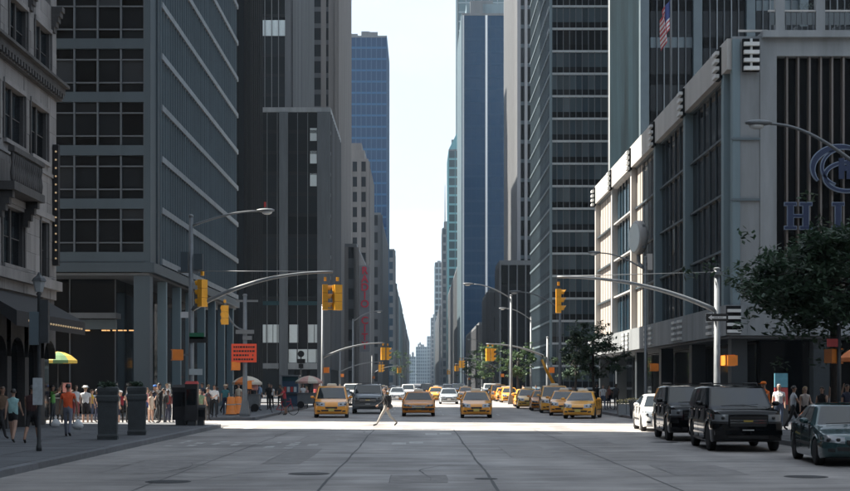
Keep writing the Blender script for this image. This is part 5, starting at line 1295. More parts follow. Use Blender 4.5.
KB = mat('kiosk_blue', (.025, .06, .11), .5, var=.15); pbox('cabin', KB, k, -.62, .62, -.6, .6, 0, 2.3); pbox('roof', STEEL, k, -.72, .72, -.75, .7, 2.3, 2.42); pbox('counter', DSTEEL, k, -.6, .6, -.75, -.6, .9, 1.0); pbox('fascia', GLT, k, -.62, .62, -.64, -.6, 1.95, 2.25)
for j in range(4): pbox('magazine_rack', FROST if j % 2 else UR, k, -.5+.26*j, -.3+.26*j, -.64, -.6, 1.1, 1.5)
rn = thing('round_sign', 'black round sign with square plates before the frosted shopfront', 'sign', (GX(301, 116), 116, KH))
m = MB(); m.tube([(0, 0, 0), (0, 0, GZ(352, 116)-KH)], .05, 8); m.build('post', DSTEEL, rn); m = MB(); m.lathe([(.01, -.05), (.27, -.05), (.27, .05), (.01, .05)], (0, 0, GZ(354, 116)-KH), 18, axis='y'); m.build('disc', SBLACK, rn)
pbox('plate', SBLACK, rn, -.3, .35, -.06, .06, GZ(363.5, 116)-KH, GZ(359, 116)-KH); pbox('plate', SBLACK, rn, -.2, .2, -.06, .06, GZ(368.5, 116)-KH, GZ(364, 116)-KH)
# blue and red advertising stand, right pavement; yellow boom
ad = thing('advertising_stand', 'blue and red poster stand behind the near black off-roader', 'poster stand', (GX(781, 58), 58, KH))
pbox('panel', mat('poster_blue', (.10, .28, .36), .5, var=.2, scale=5), ad, -.27, .27, -.05, .05, 1.62, 2.2); pbox('panel', mat('poster_red', (.36, .06, .06), .5, var=.2, scale=5), ad, -.27, .27, -.05, .05, .9, 1.6); pbox('stand', DSTEEL, ad, -.3, .3, -.04, .04, 0, .9)
yb = thing('yellow_boom', 'yellow lifting boom leaning over the taxi rank behind the leafy tree', 'boom lift', (GX(563, 99), 99, 0))
m = MB(); m.tube([(0, 0, .5), (-.5, 0, 1.6), (-1.2, 0, 2.9), (-1.5, 0, 3.6)], [.14, .13, .10, .08], 8); m.build('boom', SIGY, yb, True); pbox('chassis', SIGY, yb, -.7, .7, -.5, .5, .35, .8)
for sx in (-.5, .5): m = MB(); m.lathe([(.05, -.1), (.3, -.1), (.3, .1), (.05, .1)], (sx, -.5, .3), 14, axis='y'); m.build('wheel', TYRE, yb)
# ---------------------------------------------------------------- trees and shrubs
def tree(name, label, base, h_, rx, z0, seed, nclump, nleaf, s0, s1, lm, trunk=.13, group='street trees'):
    rn = random.Random(seed); t = thing(name, label, 'tree', base, 0, group)
    tm, lf = MB(), MB(); zc = (z0+h_)/2; rz_ = (h_-z0)/2
    top = Vector((rn.uniform(-.2, .2), rn.uniform(-.2, .2), zc+rz_*.3))
    pts = [Vector((0, 0, 0)), Vector((rn.uniform(-.06, .06), 0, z0*.5)), Vector((rn.uniform(-.12, .12), rn.uniform(-.1, .1), z0)), top]
    tm.tube(pts, [trunk*1.25, trunk, trunk*.85, trunk*.3], 10)
    for k in range(nclump):
        a = rn.uniform(0, 2*math.pi); q = rn.random()**.6; zz = rn.uniform(-1, 1)
        rr_ = rx*math.sqrt(max(.05, 1-zz*zz*.85))*(.35+.65*q)*rn.uniform(.85, 1.12)
        c = Vector((math.cos(a)*rr_, math.sin(a)*rr_*.95, zc+zz*rz_*.92 - .12*rr_))
        st = pts[2].lerp(top, rn.uniform(0, .8)); mid = st.lerp(c, .5)+Vector((0, 0, .25))
        if k % 2 == 0: tm.tube([st, mid, c], [trunk*.35, trunk*.2, .012], 5)
        leaves(lf, c, rx*rn.uniform(.15, .30), nleaf, rn, s0, s1, .55)
        for _ in range(3):
            e = c+Vector((rn.gauss(0, 1), rn.gauss(0, 1), rn.gauss(-.1, .7)))*rx*.25; leaves(lf, e, rx*.13, nleaf//7, rn, s0, s1)
    tm.build('trunk', BARK, t, True); lf.build('crown', lm, t)
    return t
tree('street_tree', 'big dark leafy tree at the right edge in front of the blue letters', (13.6, 46.0, KH), 6.9, 2.95, 3.6, 11, 84, 120, .07, .17, LEAF1, .14)
tree('street_tree', 'leafy tree behind the taxi rank before the banded tower', (GX(594, 97), 97, KH), 6.2, 2.15, 2.2, 12, 40, 90, .08, .17, LEAF1, .11)
tree('street_tree', 'smaller leafy tree right of the one behind the taxi rank', (GX(575, 112), 112, KH), 5.6, 1.7, 2.2, 13, 26, 80, .08, .14, LEAF1, .1)
for u, y, h_, r_, sd, lab in ((493, 190, 7.5, 2.6, 14, 'far leafy tree right of the taxi hatchback'), (476, 235, 7.5, 2.6, 15, 'far leafy tree beneath the navy tower, left of two'), (401, 420, 14, 3.6, 16, 'far bright green tree on the left side of the avenue'), (518, 150, 6, 2.0, 17, 'far leafy tree behind the last taxis of the row')):
    tree('street_tree', lab, (GX(u, y), y, KH), h_, r_, 2.6, sd, 22, 60, .12, .22, LEAF2, .12)
for k, (x, lab) in enumerate(((21.9, 'small shrub on the podium terrace, left of the two'), (24.1, 'small shrub on the podium terrace, right of the two'))):
    t = thing('terrace_shrub', lab, 'shrub', (x, hy0+.5, hz+.3), 0, 'terrace shrubs'); lf = MB(); rn = random.Random(50+k)
    for q in range(9): leaves(lf, (rn.uniform(-.7, .7), rn.uniform(-.2, .2), rn.uniform(.6, 1.7)), .38, 60, rn, .04, .08)
    lf.build('crown', leaf_mat('leaf_grey', (.12, .15, .13)), t); m = MB(); m.tube([(0, 0, 0), (.02, 0, 1.2)], .03, 6); m.build('trunk', BARK, t); m = MB(); m.box(-.8, .8, -.25, .25, 0, .4); m.build('pot', CONCP, t)
# ---------------------------------------------------------------- people
SKINS = [mat('skin_%d' % i, c, .55, var=.06, scale=12) for i, c in enumerate(((.42, .26, .19), (.30, .17, .115), (.11, .06, .042), (.50, .33, .25)))]
HAIRS = [mat('hair_%d' % i, c, .5, var=.2, scale=30) for i, c in enumerate(((.012, .010, .009), (.06, .035, .02), (.25, .17, .08), (.25, .25, .25)))]
SLOTS = ['skin_slot', 'shirt_slot', 'pants_slot', 'shoe_slot', 'eye_slot']
SM = [mat(n_, (.5, .5, .5), .7, var=0) for n_ in SLOTS]
CLOTH = {}
def cloth(c):
    k = 'cloth_%02d%02d%02d' % tuple(int(min(.99, x)*100) for x in c)
    return mat(k, c, .85, var=.14, scale=7, bump=.3, bscale=14)
PM = {}
def person_mesh(pose, sleeve, leg, fem):
    key = (pose, sleeve, leg, fem)
    if key in PM: return PM[key]
    # pose: (left leg fwd, knee, right leg fwd, knee, (l arm pitch, abduct, elbow), (r arm ...), lean)
    lf, lk, rf_, rk, la, ra_, lean = POSES[pose]
    V, E, Rr, bones = [], [], [], []
    def v(p, r): V.append(Vector(p)); Rr.append(r if isinstance(r, tuple) else (r, r)); return len(V)-1
    def e(a, b, tag_): E.append((a, b)); bones.append((a, b, tag_))
    sw = .165 if fem else .19; hw = .095
    ln = lambda z: -math.sin(rad(lean))*(z-.95)
    pel = v((0, 0, .96), (.155, .115)); sp = v((0, ln(1.14), 1.14), (.135 if fem else .15, .105)); ch = v((0, ln(1.34), 1.34), (.155 if fem else .175, .115))
    nk = v((0, ln(1.47), 1.475), (.065, .06)); n2 = v((0, ln(1.53)-.005, 1.535), (.052, .054))
    h1 = v((0, ln(1.58)-.02, 1.595), (.062, .075)); h2 = v((0, ln(1.65)-.012, 1.66), (.078, .095)); h3 = v((0, ln(1.72)-.005, 1.725), (.07, .085)); h4 = v((0, ln(1.76), 1.765), (.035, .045))
    for a, b, t in ((pel, sp, 'torso'), (sp, ch, 'torso'), (ch, nk, 'torso'), (nk, n2, 'neck'), (n2, h1, 'neck'), (h1, h2, 'head'), (h2, h3, 'head'), (h3, h4, 'head')): e(a, b, t)
    ank = []; hands = []
    for sg, f_, k_ in ((1, lf, lk), (-1, rf_, rk)):
        hp_ = v((sg*hw, 0, .90), .092); a = rad(f_); kn = Vector((sg*(hw+.005), -math.sin(a)*.43, .90-math.cos(a)*.43)); kv = v(kn, .062)
        a2 = rad(f_-k_); an = kn+Vector((0, -math.sin(a2)*.41, -math.cos(a2)*.41)); av = v(an, .042); cf = v(kn.lerp(an, .35)+Vector((0, .012, 0)), .056)
        a3 = rad(-max(0, (k_-f_))*.6); tv = v(an+Vector((sg*.02, -.15*math.cos(a3), -.05+.15*math.sin(a3))), .036); 
        e(pel, hp_, 'hip'); e(hp_, kv, 'thigh'); e(kv, cf, 'shin'); e(cf, av, 'shin2'); e(av, tv, 'foot'); ank.append(an.z)
    for sg, (p_, ab, el) in ((1, la), (-1, ra_)):
        s0 = Vector((sg*sw, ln(1.41), 1.41)); sv = v(s0, .058)
        d = Vector((sg*math.sin(rad(ab)), -math.sin(rad(p_))*math.cos(rad(ab)), -math.cos(rad(p_))*math.cos(rad(ab)))); el_ = s0+d*.28; ev = v(el_, .042); mv = v(s0+d*.13, .05)
        p2 = p_+el; d2 = Vector((sg*math.sin(rad(ab*.4)), -math.sin(rad(p2)), -math.cos(rad(p2)))).normalized(); wr = el_+d2*.25; wv = v(wr, .027); hv = v(wr+d2*.08, (.036, .022))
        e(ch, sv, 'torso'); e(sv, mv, 'upper'); e(mv, ev, 'upper2'); e(ev, wv, 'fore'); e(wv, hv, 'hand'); hands.append((wr+d2*.08, d2, sg))
    me = bpy.data.meshes.new('tmp'); me.from_pydata(V, E, []); o = bpy.data.objects.new('tmp', me); COL.objects.link(o)
    o.modifiers.new('s', 'SKIN'); 
    for i, r in enumerate(Rr): me.skin_vertices[0].data[i].radius = r
    me.skin_vertices[0].data[0].use_root = True
    ss = o.modifiers.new('d', 'SUBSURF'); ss.levels = 1; ss.render_levels = 1
    bpy.context.view_layer.update(); ev_ = o.evaluated_get(bpy.context.evaluated_depsgraph_get()); em_ = bpy.data.meshes.new_from_object(ev_)
    out = MB(); out.v = [tuple(q.co) for q in em_.vertices]
    def seg(p, a, b):
        ab = b-a; t = max(0, min(1, (p-a).dot(ab)/ab.length_squared)); return (p-(a+ab*t)).length, t
    tagmap = {'neck': 0, 'head': 0, 'hand': 0, 'torso': 1, 'hip': 2, 'thigh': 2, 'foot': 3}
    for pg in em_.polygons:
        c = Vector(pg.center); best = None
        for a, b, t in bones:
            d, q = seg(c, V[a], V[b]); d /= max(.03, (Rr[a][0]*(1-q)+Rr[b][0]*q))
            if best is None or d < best[0]: best = (d, t, q)
        t = best[1]
        if t in tagmap: mi = tagmap[t]
        elif t == 'upper': mi = 1 if sleeve > 0 else 0
        elif t == 'upper2': mi = 1 if sleeve > 1 else 0
        elif t == 'fore': mi = 1 if sleeve > 2 else 0
        elif t == 'shin': mi = 2 if leg > 1 else 0
        else: mi = 2 if leg > 1 else 0
        if t == 'thigh' and leg == 0 and best[2] > .45: mi = 0
        if t == 'torso' and c.z < 1.0: mi = 2
        if t == 'hip' and c.z > .99: mi = 1
        out.f.append(tuple(pg.vertices)); out.mi.append(mi)
    bpy.data.objects.remove(o)
    for c, d, sg in hands:                               # five fingers, thumb leaves the side of the palm
        w = d.cross(Vector((1, 0, 0))).normalized() if abs(d.x) < .9 else Vector((0, 1, 0)); nrm = d.cross(w)
        for k in range(4):
            b = c+w*(-.026+.0175*k)-d*.02; l_ = (.062, .075, .072, .055)[k]
            out.tube([b, b+d*l_*.5-nrm*sg*.004, b+d*l_*.9+nrm*-sg*.016], [.0095, .009, .006], 5)
        b = c-d*.05-w*.03; out.tube([b, b-w*.025+d*.03, b-w*.028+d*.058], [.011, .010, .007], 5)
    hy = ln(1.66); fy = hy-.012-.092
    out.tube([(0, fy+.01, 1.685), (0, fy-.014, 1.652), (0, fy+.012, 1.645)], [.009, .013, .008], 5)
    for sg in (1, -1):
        k0 = len(out.f); out.ball((sg*.03, fy+.014, 1.682), (.012, .008, .007), 6, 4, 4); out.ball((sg*.081, hy-.005, 1.665), (.012, .026, .034), 6, 5, 0)
    out.ball((0, fy+.016, 1.618), (.022, .007, .006), 6, 4, 4)
    mn = min(p[2] for p in out.v); out.v = [(x, y, z-mn) for x, y, z in out.v]
    m = out.mesh('body', SM, True); PM[key] = (m, hy, 1.66-mn)
    return PM[key]
POSES = {
 'stand': (3, 2, -3, 2, (4, 8, 12), (2, 9, 14), 0), 'stand2': (8, 8, -4, 0, (10, 10, 60), (0, 8, 10), 0), 'walk': (24, 6, -20, 14, (-20, 8, 18), (22, 8, 26), 3), 'stride': (32, 4, -26, 22, (-24, 7, 22), (24, 8, 30), 4),
 'walk2': (-18, 16, 22, 6, (20, 8, 24), (-16, 8, 16), 2), 'phone': (3, 2, -4, 4, (30, 10, 95), (4, 8, 16), 0), 'raise': (2, 2, -5, 4, (120, 14, 40), (100, 16, 50), -2), 'carry': (14, 6, -14, 18, (2, 16, 6), (4, 16, 8), 2), 'photo': (4, 3, -3, 2, (60, 8, 75), (62, 8, 78), 0), 'lean': (6, 10, -8, 4, (45, 12, 40), (40, 12, 45), 14)}
HAIRM = {}
def hair_mesh(kind):
    if kind in HAIRM: return HAIRM[kind]
    m = MB()
    n, mm = 14, 10; rx, ry, rz_ = .090, .106, .104; rs = []
    for i in range(mm):
        t = math.pi*(i+.35)/(mm+.2)*(.62 if kind != 'long' else .66)
        rs.append([(rx*math.sin(t)*math.cos(2*math.pi*j/n), .012+ry*math.sin(t)*math.sin(2*math.pi*j/n)*(.86 if math.sin(2*math.pi*j/n) < 0 else 1), .012+rz_*math.cos(t)-(.0 if math.sin(2*math.pi*j/n) > -.3 else -.035*math.sin(t))) for j in range(n)])
    m.rings(rs[::-1])
    if kind == 'long': m.rings([[(a*w, .055+b*.035+dy, z) for a, b in ((-1,-.4),(-.6,-1),(.6,-1),(1,-.4),(.8,.8),(0,1.1),(-.8,.8))] for w, dy, z in ((.085, 0, .05), (.09, .015, -.06), (.085, .03, -.16), (.05, .035, -.25))][::-1])
    if kind == 'hat': m.lathe([(.16, .045), (.165, .055), (.10, .062), (.098, .12), (.07, .135), (.0, .138)], (0, .005, 0), 14)
    if kind == 'cap': m.lathe([(.10, .04), (.099, .08), (.075, .115), (.0, .13)], (0, .008, 0), 14); m.box(-.06, .06, -.18, -.08, .045, .055)
    HAIRM[kind] = m; return m
PEOPLE = []
CR = random.Random(21)
def person(label, u, Y, pose, face, sc, shirt, pants, skin=0, hair=0, sleeve=1, leg=2, fem=False, hk='short', hatc=None, x=None, z=KH, shoe=(.02, .02, .02)):
    me, hy, hz_ = person_mesh(pose, sleeve, leg, fem)
    if x is None and z == KH and 60 < u < 275 and Y > 60:   # loosen the corner crowd: depth, height and facing vary
        Y += CR.uniform(-1.2, 4.5); sc *= CR.uniform(.92, 1.06); face += CR.uniform(-70, 70); u += CR.uniform(-2.2, 2.2)
    X_ = GX(u, Y) if x is None else x
    if KL < X_ < KR or (X_ < 0 and C0-.2 < Y < C1+.2) or (X_ > 0 and C0-2 < Y < C1-2.7) or D0 < Y < D1: z = 0
    if X_ < 0 and C1+.3 < Y and z: z = KH-.02
    if X_ > 0 and C1-2.5 < Y and z: z = KH-.02
    s_ = sc/1.80
    o = link('person', me); o.location = (GX(u, Y) if x is None else x, Y, z); o.rotation_euler = (0, 0, rad(face)); o.scale = (s_, s_, s_)
    for i, mt in enumerate((SKINS[skin], cloth(shirt), cloth(pants), cloth(shoe), HAIRS[0])): o.material_slots[i].link = 'OBJECT'; o.material_slots[i].material = mt
    kk = 'long' if hk == 'long' else 'short'
    hm = hair_mesh(kk); mk = ('m', kk)
    if mk not in HAIRM: HAIRM[mk] = hm.mesh('hair', [SM[0]], True)
    def child(nm, key, mt):
        c = link(nm, HAIRM[key], o, (0, hy-.004, hz_)); c.material_slots[0].link = 'OBJECT'; c.material_slots[0].material = mt; return c
    child('hair', mk, HAIRS[hair])
    if hatc:
        hk2 = 'hat' if hk == 'hat' else 'cap'; m2 = ('m', hk2+'_only')
        if m2 not in HAIRM:
            q = MB()
            if hk2 == 'hat': q.lathe([(.17, .055), (.17, .062), (.112, .066), (.108, .122), (.08, .140), (.002, .142)], (0, .008, 0), 16)
            else: q.lathe([(.106, .03), (.106, .07), (.08, .118), (.002, .132)], (0, .01, 0), 14); q.box(-.06, .06, -.19, -.08, .04, .05)
            HAIRM[m2] = q.mesh('hat', [SM[0]], True)
        child('hat', m2, cloth(hatc))
    if len(PEOPLE) % 4 == 1 and sleeve:                # every fourth one wears a rucksack
        if 'rs' not in HAIRM:
            q = MB(); q.ball((0, 0, 0), (.14, .085, .22), 10, 8); q.box(-.09, -.06, -.28, -.02, .02, .2); q.box(.06, .09, -.28, -.02, .02, .2); HAIRM['rs'] = q.mesh('rucksack', [SM[0]], True)
        c = link('rucksack', HAIRM['rs'], o, (0, .17, hz_-.42)); c.material_slots[0].link = 'OBJECT'; c.material_slots[0].material = cloth(((.02, .02, .025), (.10, .03, .03), (.03, .05, .09), (.06, .06, .055))[len(PEOPLE)//4 % 4])
    PEOPLE.append(o)
    return tag(o, label, 'person', 'pedestrians')
BLK, WHT, NAV, GRY, DEN, RED, TEA, KHA, PNK, CRM, GRN, YEL, DGR = (.012,.012,.014), (.62,.62,.62), (.02,.025,.05), (.16,.16,.17), (.06,.085,.14), (.38,.03,.03), (.25,.42,.42), (.25,.20,.13), (.55,.28,.27), (.55,.48,.38), (.07,.16,.07), (.55,.38,.06), (.04,.045,.05)
person('person in brown shirt at the extreme left edge of the pavement', 2, 45.5, 'walk2', 60, 1.74, (.10,.06,.035), BLK, 1, 1)
person('person in pale teal top and black shorts walking away on the left pavement', 13, 42.5, 'walk', 180, 1.68, TEA, BLK, 0, 0, 0, 0, True, shoe=(.1,.1,.1))
person('person in dark vest and black knee-length shorts walking away beside the lantern post', 32, 42.0, 'walk2', 175, 1.80, (.05,.02,.02), BLK, 1, 0, 0, 1)
MB_ = person('person in orange-red T-shirt carrying white bags, walking away', 68, 47.0, 'carry', 182, 1.80, (.68,.10,.03), (.15,.16,.20), 1, 0, 1, 2)
person('person with raised arm and green shirt beside the food cart', 53, 57.4, 'raise', 90, 1.72, (.12,.34,.08), DGR, 1, 0)
person('person in white vest behind the orange-shirted one', 76, 61.5, 'stand', 20, 1.68, WHT, (.4,.1,.1), 0, 1, 0, 1, True, 'long')
person('person in white shirt and wide white hat, dark shorts, in the sun', 85.5, 64.2, 'stand2', 150, 1.76, WHT, BLK, 0, 2, 1, 1, False, 'hat', WHT)
person('person in yellow shirt beside the wide white hat', 92.5, 64.9, 'stand', 190, 1.74, YEL, DEN, 0, 1, 1, 1)
person('person in wine-red top with white cap between the planters', 122, 64.0, 'photo', -30, 1.70, (.22,.02,.035), BLK, 0, 0, 1, 2, True, 'cap', WHT)
person('person in pale shirt and white cap left of the wine-red top', 117.5, 65.5, 'stand', 30, 1.74, CRM, NAV, 3, 2, 1, 1, False, 'cap', WHT)
person('person in pink vest and blue shorts right of the farther planter', 147.5, 65.8, 'phone', 70, 1.70, PNK, (.03,.05,.16), 3, 2, 0, 0, True, 'long')
person('person in short cream dress next to the pink vest', 151.8, 66.4, 'stand', 0, 1.66, CRM, CRM, 0, 1, 0, 0, True, 'long')
person('person all in black holding a camera up, left corner crowd', 157.5, 63.2, 'photo', 10, 1.74, BLK, BLK, 1, 0, 2, 2)
person('person in black with bent arms right of the one with the camera', 164, 64.0, 'phone', -40, 1.72, BLK, DGR, 0, 0, 2, 2)
person('person in dark red shirt behind the black-clad pair', 169, 67.5, 'stand', 15, 1.76, (.20,.02,.02), NAV, 2, 0)
person('person in dark top and white trousers, left corner crowd', 172.2, 63.6, 'stand2', 20, 1.74, (.12,.02,.03), WHT, 1, 0)
person('person in blue cap and navy shirt at the back of the corner crowd', 154, 69.5, 'stand', -10, 1.80, NAV, BLK, 1, 0, 1, 2, False, 'cap', (.03,.12,.36))
person('person in grey shirt at the back, left of the black newspaper boxes', 176.5, 68.5, 'phone', 30, 1.76, GRY, BLK, 0, 3)
person('person in black dress left of the tallest newspaper box', 183.5, 61.8, 'stand', 200, 1.72, BLK, BLK, 0, 0, 1, 1, True, 'long')
person('person in red top partly hidden by the newspaper boxes', 177, 64.5, 'photo', 45, 1.78, RED, DEN, 0, 1)
person('person in green shirt beyond the newspaper boxes', 198, 68.5, 'stand', -25, 1.76, (.18,.26,.16), KHA, 0, 1)
person('person in dark shirt talking beside the green shirt', 206.5, 70.5, 'phone', 60, 1.74, DGR, BLK, 1, 0)
person('person in white shirt and black trousers facing us at the kerb corner', 213.8, 73.6, 'walk', 0, 1.78, WHT, BLK, 1, 0, 2, 2)
person('person in teal shirt with wide straw hat near the orange barrels', 223.5, 80.5, 'stand2', 20, 1.82, (.04,.15,.17), NAV, 0, 1, 1, 2, False, 'hat', (.55,.42,.30))
person('person in cream shirt behind the orange barrels', 240.5, 86, 'stand', 0, 1.76, CRM, DGR, 0, 1)
person('person in light blue shirt by the cream umbrella', 260, 93, 'stand', 90, 1.80, (.30,.42,.58), DEN, 1, 0, 2)
person('person in black by the light blue shirt', 267, 92, 'phone', -60, 1.78, BLK, BLK, 0, 0, 2)
person('person in dark blue at the cart counter under the cream umbrella', 250.5, 90.3, 'stand', 170, 1.74, NAV, DGR, 1, 0)
person('person in white shirt near the rose umbrella', 303, 103, 'stand', 30, 1.74, WHT, NAV, 0, 1)
person('person in pink shirt under the rose umbrella', 306.5, 106, 'phone', -30, 1.70, PNK, BLK, 3, 2, 1, 2, True, 'long')
person('person in dark clothes left of the blue newsstand', 280, 104, 'walk', 10, 1.76, DGR, BLK, 1, 0)
person('person in grey right of the blue newsstand', 299.5, 110, 'walk2', 0, 1.76, GRY, DEN, 0, 1)
CYC = person('person in red shirt straddling the bicycle', 285, 85, 'lean', -70, 1.76, (.45,.05,.06), DGR, 1, 0, 1, 1, z=0)
XM = person('person in black jacket and pale trousers striding left over the crossing', 386, 63.6, 'stride', -88, 1.86, BLK, (.33,.31,.28), 0, 1, 3, 2, z=0)
for u, Y, ps, fc, c1, c2, sk, hr, fem, lab in (
    (779, 55, 'stand', -20, WHT, DEN, 0, 3, False, 'person in white shirt beside the blue and red poster stand'), (793, 53.5, 'walk', 90, (.35,.38,.42), BLK, 1, 0, False, 'person in grey-blue shirt left of the blond-haired one'), (805, 51, 'stand2', 10, (.5,.45,.42), BLK, 3, 2, True, 'blond-haired person in cream vest behind the green sedan'),
    (822, 50, 'phone', -30, BLK, BLK, 0, 0, True, 'dark-haired person in black vest behind the green sedan'), (834, 49, 'raise', 0, (.55,.5,.48), NAV, 0, 1, True, 'person in pale vest with arms raised behind the green sedan'), (847, 51, 'stand', 20, NAV, BLK, 1, 0, False, 'person in navy at the extreme right edge behind the green sedan'),
    (585, 92, 'stand', 20, PNK, BLK, 0, 1, True, 'person in pink at the far right pavement behind the first taxi'), (603, 95, 'walk', 0, WHT, DEN, 0, 1, False, 'person in white under the leafy tree'), (609, 98, 'phone', 40, (.45,.20,.16), NAV, 1, 0, True, 'person in salmon top under the leafy tree'),
    (616, 96, 'stand2', -30, DGR, BLK, 2, 0, False, 'person in dark grey right of the leafy tree'), (573, 99, 'walk2', 0, (.30,.42,.5), DEN, 0, 1, False, 'person in pale blue left of the leafy tree'), (597, 101, 'stand', 0, BLK, BLK, 0, 0, False, 'person in black deep in the shade of the leafy tree'),
    (536, 118, 'stand', 0, (.05,.2,.4), NAV, 1, 0, False, 'person in blue shirt behind the middle of the taxi rank'), (523, 128, 'walk', 0, (.5,.2,.1), BLK, 0, 1, False, 'person in rust shirt behind the far taxis of the rank'), (561, 103, 'stand', 0, WHT, DGR, 0, 0, False, 'person in white beside the yellow boom'),
    (690, 66.5, 'walk', 80, DGR, NAV, 1, 0, False, 'person in dark grey beyond the second black off-roader'),
    (320, 140, 'walk', 0, WHT, NAV, 0, 1, False, 'far person in white beyond the taxi minivan'), (316, 128, 'walk2', 180, (.4,.06,.06), BLK, 1, 0, False, 'far person in red beyond the rose umbrella'), (331, 170, 'walk', 0, (.05,.1,.2), DGR, 0, 0, False, 'far person in blue along the left pavement'), (340, 190, 'walk2', 0, CRM, DEN, 3, 2, True, 'far person in cream along the left pavement')):
    person(lab, u, Y, ps, fc, 1.76 if not fem else 1.68, c1, c2, sk, hr, 0 if fem else 1, 2, fem, 'long' if fem else 'short')
person('person with bright orange cap and orange shirt behind the near off-roader', 767, 51.5, 'lean', -60, 1.86, (.75,.16,.02), DGR, 0, 0, 1, 2, False, 'cap', (.8,.2,.02))
for u, Y, ps, fc, c1, c2, sk, hr, fem, lab in (
    (61, 62.5, 'stand', 30, BLK, BLK, 1, 0, False, 'person in black under the green and yellow umbrella'),
    (72, 66, 'walk', 0, DGR, DEN, 0, 1, False, 'person in charcoal behind the orange-shirted one'),
    (99, 66, 'phone', 40, BLK, NAV, 0, 0, True, 'long-haired person in black left of the nearer planter'),
    (104, 69, 'stand', 0, RED, BLK, 2, 0, False, 'person in bright red behind the nearer planter'),
    (126.5, 68, 'stand', 20, NAV, BLK, 1, 0, False, 'person in navy between the two planters'),
    (143, 67, 'stand2', -20, WHT, BLK, 0, 1, False, 'person in white right behind the farther planter'),
    (160.5, 70, 'walk', 0, GRY, DGR, 0, 1, False, 'person in grey at the back of the corner crowd'),
    (166.5, 71, 'stand', 0, WHT, NAV, 3, 2, False, 'blond person in white at the back of the corner crowd'),
    (186, 66, 'phone', 10, BLK, BLK, 0, 0, False, 'person in black behind the red-hooded newspaper box'),
    (194.5, 71, 'walk2', 0, PNK, DGR, 0, 1, True, 'long-haired person in pink beyond the newspaper boxes'),
    (202, 74.5, 'stand', 0, NAV, KHA, 1, 0, False, 'person in navy and khaki before the office columns'),
    (209.5, 77, 'stand2', 30, CRM, BLK, 0, 2, True, 'long-haired person in cream before the office columns'),
    (228, 84, 'walk', 0, BLK, BLK, 1, 0, False, 'person in black behind the left traffic barrel'),
    (217.5, 79, 'stand', 0, BLK, DGR, 2, 0, False, 'person in black right of the white-shirted one'),
    (255, 88.5, 'stand', 20, DGR, DEN, 0, 0, False, 'person in charcoal right of the notice pole'),
    (272.5, 97, 'walk2', 0, WHT, BLK, 0, 1, False, 'person in white left of the bicycle, farther back'),
    (112, 72, 'walk', 0, TEA, DGR, 0, 1, False, 'person in teal far behind the nearer planter')):
    person(lab, u, Y, ps, fc, R.uniform(1.72, 1.84) if not fem else 1.68, c1, c2, sk, hr, 1, 2, fem, 'long' if fem else 'short')
# bags carried on the left pavement, bicycle
BAG = mat('plastic_bag', (.60, .61, .62), .45, var=.12, scale=10, bump=.5, bscale=25)
def bag(label, x, y, z, s_, mt=BAG, cat='bag'):
    rn = random.Random(int(x*100) % 97); m = MB(); rs = []
    for t, w in ((0, .35), (.12, .85), (.35, 1.05), (.6, .9), (.82, .5), (.95, .22), (1.0, .16)):
        rs.append([(s_*w*math.cos(2*math.pi*j/12)*rn.uniform(.85, 1.12), s_*.62*w*math.sin(2*math.pi*j/12)*rn.uniform(.85, 1.12), s_*2.0*t) for j in range(12)])
    m.rings(rs); o = thing('shopping_bag', label, cat, (x, y, z)); m.build('sack', mt, o, True)
    for dx in (-.05, .05): m = MB(); m.tube([(dx*.5, 0, s_*1.95), (dx, 0, s_*2.2), (0, 0, s_*2.45)], .012, 5); m.build('handle', mt, o)
px_ = GX(68, 47)
bag('white plastic bag in the left hand of the orange-shirted person', px_-.40, 46.95, .45, .16); bag('white plastic bag in the right hand of the orange-shirted person', px_+.36, 46.9, .38, .18)
bag('dark shoulder bag of the striding person on the crossing', GX(386, 63.6)+.18, 63.45, .78, .13, NDK)
bk = thing('bicycle', 'bicycle under the red-shirted person at the far left corner', 'bicycle', (GX(285, 85), 84.95, 0), rad(-8))
for sx, nm in ((-.52, 'wheel'), (.52, 'wheel')):
    w_ = bpy.data.objects.new('wheel', None); COL.objects.link(w_); w_.parent = bk; w_.location = (sx, 0, .34)
    m = MB(); m.tube([(.33*math.cos(2*math.pi*k/24), 0, .33*math.sin(2*math.pi*k/24)) for k in range(25)], .018, 6); m.build('tyre', TYRE, w_)
    m = MB()
    for k in range(9): a = math.pi*k/9; m.tube([(-.32*math.cos(a), 0, -.32*math.sin(a)), (.32*math.cos(a), 0, .32*math.sin(a))], .004, 4)
    m.build('spokes', STEEL, w_)
m = MB()
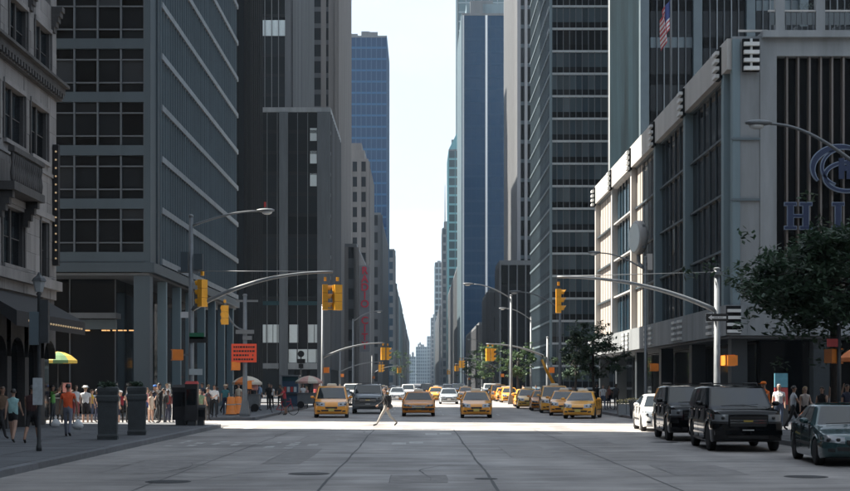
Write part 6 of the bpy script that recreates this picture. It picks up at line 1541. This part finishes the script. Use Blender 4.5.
for a, b in (((-.52, .34), (-.1, .30)), ((-.1, .30), (-.22, .85)), ((-.22, .80), (.36, .82)), ((-.1, .30), (.38, .72)), ((.38, .72), (.52, .34)), ((.34, .98), (.38, .72)), ((-.52, .34), (-.22, .8))): m.tube([(a[0], 0, a[1]), (b[0], 0, b[1])], .018, 6)
m.build('frame', REDB, bk); m = MB(); m.tube([(.30, -.26, 1.0), (.34, 0, 1.02), (.30, .26, 1.0)], .014, 6); m.build('handlebar', DSTEEL, bk); m = MB(); m.ball((-.24, 0, .9), (.13, .07, .035), 8, 5); m.build('saddle', NDK, bk)
# ---------------------------------------------------------------- street walls behind the camera (the avenue goes on; they are mirrored in glass and paint)
for x0, x1, y0, y1, h_, lab in ((-60, -16.5, -330, -50, 70, 'long grey block behind the camera on the left side of the avenue'), (17.5, 60, -330, -78, 60, 'long brown block behind the camera on the right side of the avenue')):
    o = building('street_block', lab, (x0+x1)/2, (y0+y1)/2); bx('wall', GREYST if x0 < 0 else BROWNST, o, x0, x1, y0, y1, 0, h_)
    facade(o, 'y', x1 if x0 < 0 else x0, 1 if x0 < 0 else -1, y0, y1, 4, h_, 4, (1.4, .1, BROWNST), (5, 1.6, .2, GREYST), GLD, join=True)
o = building('street_block', 'tall block closing the avenue far behind the camera', 0, -420); bx('wall', BROWNST, o, -60, 60, -440, -400, 0, 85); facade(o, 'x', -400, 1, -60, 60, 4, 85, 4, (1.5, .1, GREYST), (5, 2, .2, GREYST), GLD, join=True)
# ---------------------------------------------------------------- haze
HZ = bpy.data.materials.new('haze_air'); HZ.use_nodes = True; nt = HZ.node_tree; nt.nodes.clear()
ho = nt.nodes.new('ShaderNodeOutputMaterial'); pv = nt.nodes.new('ShaderNodeVolumePrincipled'); pv.inputs['Color'].default_value = (.66, .82, 1.0, 1); pv.inputs['Density'].default_value = HAZE; pv.inputs['Anisotropy'].default_value = .2
nt.links.new(pv.outputs['Volume'], ho.inputs['Volume'])
m = MB(); m.box(-3050, 3050, -450, 6050, -1.02, 301.5); hz_o = m.build('haze', HZ); hz_o['kind'] = 'stuff'
